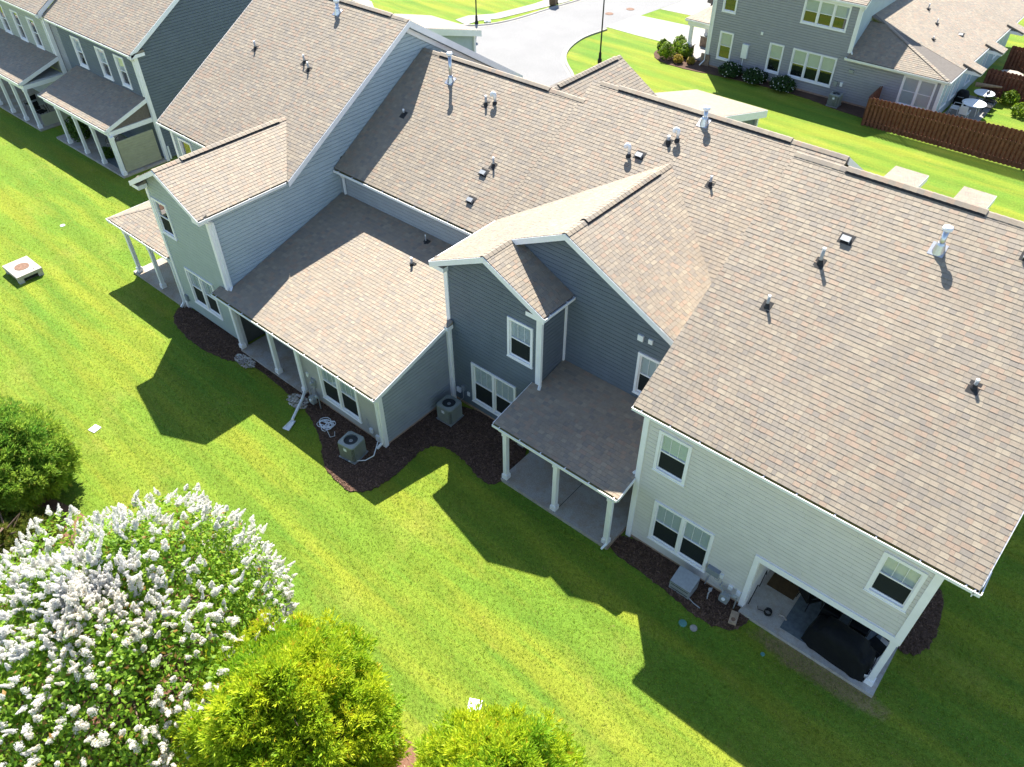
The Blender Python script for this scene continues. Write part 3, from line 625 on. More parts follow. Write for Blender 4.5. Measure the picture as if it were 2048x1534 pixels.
# ---------------- low unit with the wide shallow roof
TC = thing('townhouse', 'grey taupe townhouse unit whose low wide roof covers an open porch', 'townhouse', (-20, 12.04, 0))
MC = .279
def zL(y): return 2.84+MC*(y-11.65)
FC = wallF((-21.14, 12.04, 0), (1, 0)); wC = (1.16, .55, 2.24, 1.96, 2, .52)
wall(TC, FC, [(0, .16), (4.63, .16), (4.63, 2.76), (0, 2.76)], 'siding_taupe', [hole(*wC[:4])]); window(TC, FC, *wC)
wall(TC, wallF((-16.51, 12.04, 0), (0, 1)), [(0, .16), (3.66, .16), (3.66, zL(15.7)-.13), (0, zL(12.04)-.13)], 'siding_grey', name='side_wall', gap=.03)
wall(TC, wallF((-25.6, 14.6, 0), (1, 0)), [(0, .1), (4.46, .1), (4.46, 2.7), (0, 2.7)], 'siding_taupe', joined=True, name='porch_back_wall')
wall(TC, wallF((-21.14, 14.6, 0), (0, -1)), [(0, .1), (2.4, .1), (2.4, 2.7), (0, 2.7)], 'siding_taupe', boards=False)
wall(TC, wallF((-25.62, 18.59, 0), (1, 0)), [(0, 4.55), (9.0, 4.55), (9.0, 5.86), (0, 5.86)], 'siding_grey', name='upper_wall')
mk('foundation', MB().box(0, 4.63, -.05, .16, -.2, -.012, FC).box(0, 3.6, -.05, .16, -.2, -.012, wallF((-16.51, 12.1, 0), (0, 1))), 'foundation_clay', TC)
corner(TC, -16.51, 12.04, 0, 2.78, 1, -1); box(TC, 'inner_corner_board', 'white_trim', -16.49, -16.42, 15.58, 15.69, .1, 3.8)
RCf = Roof(TC)
RCf.slope('low_roof', (-25.62, 11.65, 2.84), (0, 1), MC, [(-25.58, 11.73), (-16.3, 11.73), (-16.3, 15.68), (-25.58, 15.68)])
RCf.slope('low_roof', (-25.62, 11.65, 2.84), (0, 1), MC, [(-25.58, 15.68), (-16.48, 15.68), (-16.48, 18.57), (-25.58, 18.57)])
RCf.slope('low_roof', (-25.62, 11.65, 2.84), (0, 1), MC, [(-26.15, 11.73), (-25.58, 11.73), (-25.58, 12.14), (-26.15, 12.14)])
RCf.slope('main_roof', (-16.97, YM, ZM), (0, 1), MM, [(-25.58, 18.34), (-16.97, 18.34), (-16.97, 24.11), (-25.58, 24.11)])
RCf.slope('main_roof', (-16.97, YM, ZM), (0, 1), MM, [(-16.97, 18.34), (-16.5, 18.34), (-16.5, 18.98), (-16.97, 18.98)])
RCf.slope('main_roof', (-25.6, 30.0, zM(24.11)-MM*5.89), (0, -1), MM, [(-25.55, 30), (-16.65, 30), (-16.65, 24.11), (-25.55, 24.11)], shingles=False)
zg = zM(24.11)-.04
RCf.slope('front_gable_roof', (-14.6, 24.5, zg-.6*3.9), (-1, 0), .6, [(-18.5, 24.3), (-15.0, 24.3), (-15.0, 29.0), (-18.5, 29.0)])
RCf.slope('front_gable_roof', (-22.4, 24.5, zg-.6*3.9), (1, 0), .6, [(-18.5, 24.3), (-22.0, 24.3), (-22.0, 29.0), (-18.5, 29.0)], shingles=False)
RCf.done()
ridge(TC, (-25.5, 24.11, zM(24.11)), (-16.75, 24.11, zM(24.11)), MM, (.12, .80)); ridge(TC, (-18.5, 24.2, zg), (-18.5, 29.0, zg), .6, (.1, .93))
gutter(TC, (-26.15, 11.65, 2.84), (-16.28, 11.65, 2.84)); gutter(TC, (-25.57, YM, ZM-.02), (-16.6, YM, ZM-.02))
rake(TC, (-16.285, 11.75, zL(11.75)-.005), (-16.285, 15.68, zL(15.68)-.005), .18); eave_return(TC, (-16.34, 15.35, zL(15.5)), .18, .3)
box(TC, 'soffit', 'white_trim', -26.1, -16.33, 11.81, 12.06, 2.66, 2.675); box(TC, 'soffit', 'white_trim', -25.55, -16.6, 18.42, 18.60, 5.80, 5.815)
box(TC, 'porch_slab', 'porch_concrete', -25.45, -21.12, 11.86, 14.55, -.06, .12); box(TC, 'porch_beam', 'white_trim', -25.5, -21.12, 11.96, 12.12, 2.44, 2.66)
box(TC, 'porch_ceiling', 'ceiling_white', -25.5, -21.15, 12.14, 14.5, 2.66, 2.70)
for x in (-25.5, -22.97, -21.22): post(TC, x, 12.02, .12, 2.46)
downspout(TC, [(-21.1, 11.72, 2.75), (-21.0, 11.90, 2.5), (-21.0, 11.90, .45), (-20.85, 11.55, .22)])
mk('downspout_extension', MB().tube([(-20.87, 11.6, .24), (-20.32, 10.62, .1)], .055, 10), 'gutter_white', TC); mk('splash_guard', MB().add([(-20.38, 10.66, .03), (-20.22, 10.70, .03), (-20.0, 10.2, .02), (-20.28, 10.12, .02), (-20.39, 10.66, .09), (-20.21, 10.70, .09), (-19.99, 10.2, .07), (-20.29, 10.12, .07)], [(0, 1, 2, 3), (3, 2, 1, 0), (0, 3, 7, 4), (4, 7, 3, 0), (1, 5, 6, 2), (2, 6, 5, 1)]), 'gutter_white', TC)
downspout(TC, [(-16.45, 11.72, 2.75), (-16.60, 11.96, 2.5), (-16.60, 11.96, .25), (-16.62, 11.72, .14)]); downspout(TC, [(-25.2, 18.32, ZM-.1), (-25.25, 18.50, 5.6), (-25.25, 18.50, 4.85)])
flue(TC, -23.06, 23.18, zM(23.18), 1.08, .07); pipe_vent(TC, -24.11, 21.3, zM(21.3), .24); pipe_vent(TC, -20.72, 22.77, zM(22.77), .36, .05); gooseneck(TC, -20.36, 22.92, zM(22.92)); pipe_vent(TC, -18.56, 20.74, zM(20.74), .36); box_vent(TC, -18.75, 20.36, zM(20.36)); box_vent(TC, -18.48, 19.3, zM(19.3))
pipe_vent(TC, -19.99, 18.16, zL(18.16), .36, .025); pipe_vent(TC, -19.64, 16.99, zL(16.99), .34, .05)
wall_box(TC, FC, .28, 1.15, .12, .2, .06, 'plastic_white', 'outlet_cover');
mk('meter_base', MB().box(.55, .80, .82, 1.22, 0, .09).lathe([(.09, .085), (.09, .17), (.05, .21)], 12, (.68, 1.05, 0)), 'metal_grey', TC, FC)
mk('conduit', MB().tube([(.66, .82, .05), (.64, .35, .06), (.62, .12, .07)], .022, 6).tube([(3.75, 1.0, .03), (3.78, .75, .05), (3.92, .5, .04)], .015, 6), 'pvc_grey', TC, FC)
wall_box(TC, FC, 3.86, .38, .15, .22, .07, 'plastic_white', 'outlet_cover'); wall_box(TC, FC, 4.2, .18, .2, .26, .09, 'plastic_white', 'disconnect_box')

# ---------------- left unit, sage and pale blue
TD = thing('townhouse', 'two-storey townhouse with sage green rear wing and pale blue side wall', 'townhouse', (-28, 12.18, 0))
MD, MW2 = .599, .524
def zD(y): return 6.33+MD*(y-15.6)
XD = -25.62
FD = wallF((XD, 12.18, 0), (0, 1))
wall(TD, FD, [(0, 2.63), (6.6, 2.63), (6.6, 6.35), (0, 6.35)], 'siding_blue', name='side_wall', core=[[(0, 0), (18.3, 0), (18.3, 6.3), (0, 6.35)]])
wall(TD, FD, [(3.55, 6.35), (18.25, 6.35), (11.04, 10.68)], 'siding_blue', name='gable_wall')
FDw = wallF((-30.02, 12.18, 0), (1, 0)); winD = [(.20, 4.11, 1.08, 1.66, 1, 0), (1.05, .84, 2.12, 1.86, 2, .5)]
wall(TD, FDw, [(0, .16), (4.4, .16), (4.4, 6.42), (2.19, 7.58), (0, 6.42)], 'siding_sage', [hole(*q[:4]) for q in winD], name='wing_wall')
window(TD, FDw, *winD[0], grid=False); window(TD, FDw, *winD[1])
wall(TD, wallF((-30.02, 16.05, 0), (0, -1)), [(0, 0), (3.85, 0), (3.85, 6.35), (0, 6.35)], 'siding_sage', boards=False)
FDm = wallF((-34.6, 16.05, 0), (1, 0)); wall(TD, FDm, [(0, .16), (4.55, .16), (4.55, 6.3), (0, 6.3)], 'siding_sage', [hole(.5, 4.0, 1.08, 1.7)], joined=True, name='rear_wall'); window(TD, FDm, .5, 4.0, 1.08, 1.7, 1, 0, grid=False)
wall(TD, wallF((-34.6, 30.4, 0), (0, -1)), [(0, 0), (14.3, 0), (14.3, 6.3), (7.1, 10.6), (0, 6.3)], 'siding_sage', boards=False)
corner(TD, XD, 12.18, 0, 6.4, 1, -1); corner(TD, -30.02, 12.18, 0, 6.4, -1, -1); corner(TD, -34.6, 16.05, 0, 6.2, -1, -1)
RD = Roof(TD)
RD.slope('wing_roof', (-25.34, 11.71, 6.46), (-1, 0), MW2, [(-25.41, 11.71), (-25.41, 15.86), (-27.83, 17.99), (-27.83, 11.71)])
RD.slope('wing_roof', (-30.32, 11.71, 6.46), (1, 0), MW2, [(-30.25, 11.71), (-27.83, 11.71), (-27.83, 17.99), (-30.25, 15.86)])
RD.slope('main_roof', (-34.85, 15.6, 6.33), (0, 1), MD, [(-34.85, 15.67), (-30.32, 15.67), (-30.32, 23.22), (-34.85, 23.22)])
RD.slope('main_roof', (-34.85, 15.6, 6.33), (0, 1), MD, [(-30.32, 15.82), (-27.83, 17.99), (-27.83, 23.22), (-30.32, 23.22)])
RD.slope('main_roof', (-34.85, 15.6, 6.33), (0, 1), MD, [(-27.83, 17.99), (-25.34, 15.82), (-25.34, 23.22), (-27.83, 23.22)])
RD.slope('main_roof', (-34.85, 30.67, zD(23.22)-MD*7.45), (0, -1), MD, [(-34.85, 30.67), (-25.34, 30.67), (-25.34, 23.22), (-34.85, 23.22)], shingles=False)
RD.slope('porch_roof', (-35.3, 12.0, 2.72), (0, 1), .33, [(-35.24, 12.06), (-30.08, 12.06), (-30.08, 16.0), (-31.3, 16.0)])
RD.slope('porch_roof', (-35.3, 12.0, 2.72), (1, 0), .33, [(-35.24, 12.06), (-31.3, 16.0), (-35.24, 16.0)])
RD.done()
ridge(TD, (-34.8, 23.22, zD(23.22)), (-25.36, 23.22, zD(23.22)), MD, (.05, .88)); ridge(TD, (-27.83, 11.71, 7.765), (-27.83, 17.95, 7.765), MW2, (.2, .93)); ridge(TD, (-35.2, 12.1, 2.74), (-31.3, 16.0, 4.04), .22, joined=True, w_=.12)
gutter(TD, (-25.34, 11.71, 6.46), (-25.34, 15.75, 6.46)); gutter(TD, (-30.32, 15.7, 6.46), (-30.32, 11.71, 6.46)); gutter(TD, (-34.85, 15.6, 6.33), (-30.4, 15.6, 6.33)); gutter(TD, (-35.3, 12.0, 2.72), (-30.1, 12.0, 2.72))
gutter(TD, (-35.3, 16.0, 2.72), (-35.3, 12.0, 2.72), hang=False)
xr = -25.325; pk = (xr, 23.22, zD(23.22)-.005); rake(TD, (xr, 15.85, zD(15.85)-.005), pk, .24); rake(TD, pk, (xr, 30.67, zD(23.22)-MD*7.45-.005), .30)
mk('frieze_board', MB().beam((XD+.045, 23.22, zD(23.22)-.34), (XD+.045, 30.35, zD(23.22)-MD*7.13-.34), .04, .22), 'white_trim', TD); box(TD, 'rake_end', 'white_trim', -25.6, -25.37, 30.3, 30.65, 6.0, 6.38)
mk('soffit', MB().add([(-25.58, 15.9, zD(15.9)-.12), (-25.37, 15.9, zD(15.9)-.12), (-25.37, 23.22, zD(23.22)-.12), (-25.58, 23.22, zD(23.22)-.12), (-25.37, 30.6, zD(23.22)-MD*7.38-.12), (-25.58, 30.6, zD(23.22)-MD*7.38-.12)], [(0, 3, 2, 1), (3, 5, 4, 2)]), 'white_trim', TD)
pk = (-27.83, 11.698, 7.755); rake(TD, (-30.28, 11.698, 6.48), pk, .20); rake(TD, pk, (-25.38, 11.698, 6.48), .20); rake(TD, (-34.865, 15.7, zD(15.7)), (-34.865, 23.22, zD(23.22)), .22)
eave_return(TD, (-30.26, 11.73, 6.42), .55, .40); eave_return(TD, (-25.42, 11.73, 6.42), -.5, .40)
downspout(TD, [(-25.42, 11.9, 6.36), (-25.54, 12.32, 6.1), (-25.54, 12.32, 3.1), (-25.46, 12.2, 3.03)]); downspout(TD, [(-30.15, 12.05, 2.62), (-30.12, 12.12, 2.3), (-30.12, 12.10, .3), (-30.1, 11.9, .14)])
box(TD, 'porch_slab', 'porch_concrete', -34.5, -30.05, 12.0, 16.0, -.06, .12); box(TD, 'porch_beam', 'white_trim', -34.6, -30.1, 12.17, 12.31, 2.34, 2.56); box(TD, 'porch_ceiling', 'ceiling_white', -35.1, -30.1, 12.3, 15.9, 2.56, 2.6)
for x in (-34.25, -32.15): post(TD, x, 12.24, .12, 2.36)
flue(TD, -29.32, 22.65, zD(22.65), .45); pipe_vent(TD, -32.39, 20.07, zD(20.07), .34); pipe_vent(TD, -29.05, 20.24, zD(20.24), .34); pipe_vent(TD, -28.53, 20.02, zD(20.02), .34)
wall_box(TD, FDw, .2, .55, .2, .3, .1, 'plastic_grey'); wall_box(TD, FD, 7.2, 4.95, .06, .06, .03, 'plastic_white', 'outlet_cover')
# street-side garage of the sage unit
box(TD, 'garage_wall', 'siding_blue', -44.0, -39.55, 31, 42.2, 0, 2.6)
RG = Roof(TD, 0); RG.slope('garage_roof', (-44.2, 42.7, 2.8), (0, -1), .27, [(-44.2, 42.7), (-39.14, 42.7), (-39.14, 33), (-44.2, 33)]); RG.done()
rake(TD, (-39.12, 42.7, 2.79), (-39.12, 33, 5.4), .42); wall(TD, wallF((-39.4, 31, 0), (0, 1)), [(0, 0), (11.3, 0), (11.3, 2.75), (4.5, 4.6), (0, 5.3)], 'siding_blue', boards=False); box(TD, 'corner_board', 'white_trim', -39.5, -39.34, 42.15, 42.32, 0, 2.7)

# ---------------- street-side wings of the centre and right units
box(TB, 'garage_wall', 'siding_grey', -21.4, -17.5, 31, 42.6, 0, 2.6)
RG = Roof(TB, 0); RG.slope('garage_roof', (-21.8, 43.17, 2.8), (0, -1), .265, [(-21.8, 43.17), (-17.07, 43.17), (-17.07, 33), (-21.8, 33)]); RG.done()
rake(TB, (-17.05, 43.17, 2.79), (-17.05, 33, 5.48), .42); wall(TB, wallF((-17.35, 31, 0), (0, 1)), [(0, 0), (11.7, 0), (11.7, 2.75), (4.5, 4.7), (0, 5.6)], 'siding_slate', boards=False); box(TB, 'corner_board', 'white_trim', -17.45, -17.3, 42.6, 42.75, 0, 2.7)
for i, (x0, x1) in enumerate(((-8.7, -7.05), (-5.35, -3.85))):
    box(TA, 'bay_wall', 'siding_beige', x0+.2, x1-.2, 36, 40.3, 0, 2.75); RG = Roof(TA, 0)
    RG.slope('bay_roof', (x0, 40.6, 3.0), (0, -1), .05, [(x0, 40.6), (x1, 40.6), (x1, 36), (x0, 36)]); RG.done(); rake(TA, (x1, 40.6, 3.0), (x1, 36, 3.22), .3)

# ---------------- far-left units
TE = thing('townhouse', 'dark blue-grey townhouse with three upper windows over a porch roof', 'townhouse', (-48, 19.59, 0))
ME = .599
def zE(y): return 6.35+ME*(y-19.18)
FE = wallF((-53.0, 19.59, 0), (1, 0)); winE = [(1.63, 3.95, 1.05, 1.78, 1, .5), (4.52, 3.97, 1.08, 1.78, 1, .5), (6.66, 4.0, 1.06, 1.78, 1, .5)]
wall(TE, FE, [(0, .16), (9.12, .16), (9.12, 6.2), (0, 6.2)], 'siding_slate', [hole(*q[:4]) for q in winE], joined=True)
for q in winE: window(TE, FE, *q, far=True, grid=False)
wall(TE, wallF((-43.88, 19.59, 0), (0, 1)), [(0, .16), (15.2, .16), (15.2, 6.3), (7.6, 10.85), (0, 6.4)], 'siding_slate', joined=True, name='side_wall')
corner(TE, -43.88, 19.59, 0, 6.3, 1, -1, .16)
RE = Roof(TE, 0)
RE.slope('roof', (-53.2, 19.18, 6.35), (0, 1), ME, [(-53.75, 19.25), (-43.59, 19.25), (-43.59, 27.2), (-53.75, 27.2)])
RE.slope('roof', (-53.2, 35.2, 6.35), (0, -1), ME, [(-53.4, 35.2), (-43.59, 35.2), (-43.59, 27.2), (-53.4, 27.2)], shingles=False)
RE.slope('porch_roof', (-52, 16.68, 2.84), (0, 1), .33, [(-52.0, 16.75), (-44.05, 16.75), (-44.05, 19.57), (-52.0, 19.57)])
RE.done()
gutter(TE, (-53.3, 19.18, 6.35), (-43.57, 19.18, 6.35), debris=False); gutter(TE, (-52, 16.68, 2.84), (-44.0, 16.68, 2.84), debris=False)
rake(TE, (-43.575, 19.3, zE(19.3)), (-43.575, 27.2, zE(27.2)), .25); rake(TE, (-44.035, 16.8, 2.87), (-44.035, 19.57, 3.79), .22)
eave_return(TE, (-43.86, 19.2, 6.33), .3, .9)
box(TE, 'porch_beam', 'white_trim', -44.2, -44.05, 16.9, 19.57, 2.42, 2.68); box(TE, 'porch_beam', 'white_trim', -51.9, -44.2, 16.86, 17.0, 2.42, 2.68)
mk('porch_gable_panel', MB().add([(-44.1, 17.0, 2.7), (-44.1, 19.55, 2.7), (-44.1, 19.55, 3.66), (-44.14, 17.0, 2.7), (-44.14, 19.55, 2.7), (-44.14, 19.55, 3.66)], [(0, 1, 2), (5, 4, 3)]), 'panel_brown', TE)
box(TE, 'porch_slab', 'porch_concrete', -52, -43.85, 16.75, 19.55, -.05, .12); box(TE, 'porch_ceiling', 'ceiling_white', -51.9, -44.2, 17, 19.5, 2.69, 2.72)
for x in (-50.45, -48.31, -46.25, -43.98): post(TE, x, 16.93, .12, 2.44)
P = mk('privacy_panel', MB().box(-44.06, -44.02, 17.1, 19.35, .2, 2.05), 'panel_tan', TE)
for i in range(12): mk('panel_board', MB().box(-44.025, -44.0, 17.1, 19.35, .2+i*.155, .2+i*.155+.13), 'panel_tan', P)
downspout(TE, [(-43.7, 19.2, 6.25), (-44.0, 19.50, 5.9), (-44.0, 19.50, 3.95)]); downspout(TE, [(-44.15, 16.72, 2.75), (-44.05, 16.83, 2.5), (-44.05, 16.83, .25)]); downspout(TE, [(-43.75, 19.8, .9), (-43.75, 19.8, .15)])
pipe_vent(TE, -48.9, 23.6, zE(23.6), .4)
TF = thing('townhouse', 'olive grey townhouse at the far left corner with green reflections in its windows', 'townhouse', (-58, 19.4, 0))
FF = wallF((-68.0, 19.4, 0), (1, 0)); winF = [(6.85, 3.95, 1.05, 1.85, 1, 0), (9.10, 3.95, 1.05, 1.85, 1, 0), (11.35, 3.95, 1.05, 1.85, 1, 0)]
wall(TF, FF, [(0, .16), (13.99, .16), (13.99, 6.2), (0, 6.2)], 'siding_olive', [hole(*q[:4]) for q in winF], joined=True)
for q in winF: window(TF, FF, *q, far=True, grid=False)
wall(TF, wallF((-54.01, 19.62, 0), (1, 0)), [(0, 2.5), (1.05, 2.5), (1.05, 6.2), (0, 6.2)], 'siding_pewter', joined=True, name='return_wall'); corner(TF, -54.01, 19.4, 0, 6.3, 1, -1, .18)
RF = Roof(TF, 0)
RF.slope('roof', (-68, 18.95, 6.55), (0, 1), ME, [(-68, 19.0), (-53.7, 19.0), (-53.7, 27), (-68, 27)]); RF.slope('porch_roof', (-68, 16.48, 3.05), (0, 1), .31, [(-68, 16.55), (-53.95, 16.55), (-53.95, 19.38), (-68, 19.38)])
RF.done()
gutter(TF, (-68, 18.95, 6.55), (-53.7, 18.95, 6.55), debris=False); gutter(TF, (-68, 16.48, 3.05), (-53.9, 16.48, 3.05), debris=False); rake(TF, (-53.685, 19.1, 6.62), (-53.685, 27, 11.3), .25); rake(TF, (-53.935, 16.6, 3.08), (-53.935, 19.38, 3.94), .22)
eave_return(TF, (-54.0, 19.0, 6.5), .3, .9)
box(TF, 'porch_beam', 'white_trim', -54.1, -53.95, 16.7, 19.4, 2.6, 2.86); box(TF, 'porch_beam', 'white_trim', -68, -54.1, 16.66, 16.8, 2.6, 2.86); box(TF, 'porch_slab', 'porch_concrete', -68, -53.8, 16.6, 19.4, -.05, .12)
box(TF, 'porch_ceiling', 'ceiling_white', -68, -54.1, 16.8, 19.3, 2.87, 2.9)
for x in (-61.8, -59.8, -57.85, -55.94, -54.05): post(TF, x, 16.75, .12, 2.62)
downspout(TF, [(-53.85, 19.0, 6.4), (-54.15, 19.32, 6.1), (-54.15, 19.32, 4.1)]); pipe_vent(TF, -56.5, 22, 6.55+ME*3.05, .3)
box(TF, 'porch_sill_wall', 'panel_tan', -54.0, -53.96, 17.0, 19.3, .15, .9)

# ---------------- grey house across the lawn
TN = thing('townhouse', 'grey house across the back lawn with triple windows and a hip roofed side', 'townhouse', (-18, 54, 0))
FN = wallF((-26.9, 54, 0), (1, 0))
winN = [(.8, .74, 1.08, 1.95, 1, .5), (4.66, .74, 1.08, 1.97, 1, .5), (6.40, .78, 3.12, 1.94, 3, .5), (.64, 3.98, 1.06, 1.8, 1, .5), (6.42, 4.38, 3.12, 1.6, 3, .5), (13.94, .84, 2.08, 1.88, 2, 1)]
wall(TN, FN, [(0, .16), (10.2, .16), (10.2, 6.1), (0, 6.1)], 'siding_pewter', [hole(*q[:4]) for q in winN], joined=True)
wall(TN, FN, [(10.2, .16), (16.4, .16), (16.4, 2.85), (10.2, 2.85)], 'siding_pewter', [hole(*q[:4]) for q in winN], joined=True, name='side_wing_wall')
for q in winN: window(TN, FN, *q, far=True, grid=False, cas=.1)
mk('foundation', MB().box(0, 16.4, -.05, .16, -.2, -.01, FN), 'foundation_clay', TN)
wall(TN, wallF((-16.7, 54, 0), (0, 1)), [(0, 2.5), (9, 2.5), (9, 6.1), (0, 6.1)], 'siding_blue', joined=True, name='side_wall'); wall(TN, wallF((-10.5, 54, 0), (0, 1)), [(0, .16), (16, .16), (16, 2.85), (0, 2.85)], 'siding_blue', joined=True, name='patio_wall')
FN2 = wallF((-10.5, 54, 0), (0, 1))
for u in (.9, 2.9, 6.0, 9.2, 12.5): window(TN, FN2, u, .8, 1.3, 1.7, 1, .5, far=True, grid=False)
corner(TN, -10.5, 54, 0, 2.85, 1, -1, .16); corner(TN, -16.7, 54, 3.2, 6.0, 1, -1, .16); corner(TN, -26.9, 54, .8, 6.0, -1, -1, .16)
RN = Roof(TN, 0); zt = 4.65
RN.slope('wing_roof', (-16.8, 53.6, 3.0), (0, 1), .6, [(-16.7, 53.66), (-10.15, 53.66), (-15.62, 56.35), (-16.7, 56.35)])
RN.slope('wing_roof', (-10.12, 53.6, 3.0), (-1, 0), .30, [(-10.15, 53.66), (-10.15, 75), (-16.7, 75), (-16.7, 56.35), (-15.62, 56.35)])
RN.slope('upper_roof', (-26.9, 53.6, 6.25), (0, 1), .6, [(-27.2, 53.66), (-16.4, 53.66), (-16.4, 60), (-27.2, 60)]); RN.done()
ridge(TN, (-10.3, 53.75, 3.07), (-15.5, 56.3, 4.63), .3, joined=True, w_=.13)
for a, b_ in (((-16.85, 53.6, 3.0), (-10.1, 53.6, 3.0)), ((-27.2, 53.6, 6.25), (-16.4, 53.6, 6.25)), ((-10.08, 53.6, 3.0), (-10.08, 74, 3.0))): gutter(TN, a, b_, hang=False, debris=False)
rake(TN, (-16.42, 53.7, 6.25), (-16.42, 60, 10.0), .25); downspout(TN, [(-16.5, 53.7, 6.1), (-16.62, 53.95, 5.8), (-16.62, 53.95, 3.35), (-16.5, 53.8, 3.25)]); downspout(TN, [(-26.95, 53.7, 6.1), (-26.98, 53.93, 5.8), (-26.98, 53.93, .4), (-27.1, 53.5, .15)])
wall_box(TN, FN, 2.72, 1.25, .45, .95, .16, 'plastic_white', 'electric_panel'); mk('conduit', MB().tube([(2.9, 1.25, .06), (2.9, .05, .06)], .03, 6), 'plastic_white', TN, FN); wall_box(TN, FN, 3.86, 3.05, .16, .2, .06, 'plastic_white', 'dryer_vent'); wall_box(TN, FN, 10.5, 2.05, .3, .2, .12, 'metal_grey', 'wall_light')
wall_box(TN, FN, 9.75, 1.0, .2, .3, .12, 'metal_grey'); wall_box(TN, FN, 10.15, 1.05, .16, .26, .1, 'plastic_white', 'outlet_cover')
pipe_vent(TN, -14.8, 62, 3+.3*4.7, .4); pipe_vent(TN, -13.6, 60.5, 3+.3*3.5, .35); pipe_vent(TN, -12.9, 57.9, 3+.3*2.8, .25); box_vent(TN, -12.0, 61, 3+.3*1.9)
RN2 = Roof(TN, 0); RN2.slope('porch_roof', (-29.3, 54.4, 2.75), (0, 1), .3, [(-29.3, 54.5), (-26.92, 54.5), (-26.92, 57), (-28.1, 57)]); RN2.slope('porch_roof', (-29.3, 54.4, 2.75), (1, 0), .5, [(-29.3, 54.5), (-28.1, 57), (-28.1, 59), (-29.3, 59)]); RN2.done()
gutter(TN, (-29.3, 54.4, 2.75), (-26.95, 54.4, 2.75), hang=False, debris=False); box(TN, 'porch_beam', 'white_trim', -29.1, -27, 54.55, 54.75, 2.35, 2.62); box(TN, 'porch_slab', 'concrete_bright', -29.2, -26.95, 54.5, 58, 0, .15)
for y in (54.75, 57.3): post(TN, -28.85, y, .9, 2.4, .22); box(TN, 'stone_pier', 'stone_veneer', -29.15, -28.55, y-.3, y+.3, 0, .88); box(TN, 'pier_cap', 'concrete_bright', -29.2, -28.5, y-.35, y+.35, .88, .94)
box(TN, 'stone_skirt', 'stone_veneer', -27.3, -26.6, 53.9, 54.02, 0, .85); box(TN, 'garage_wall', 'siding_pewter', -26.9, -22, 64, 68, 0, 5)
for y in (57.4, 62.1, 67.2): box(TN, 'porch_hood', 'white_trim', -10.4, -9.2, y-.5, y+.5, 2.65, 2.85); RGN = Roof(TN, 0); RGN.slope('hood_roof', (-9.2, y, 2.86), (-1, 0), .3, [(-9.15, y-.55), (-9.15, y+.55), (-10.4, y+.55), (-10.4, y-.55)]); RGN.done()
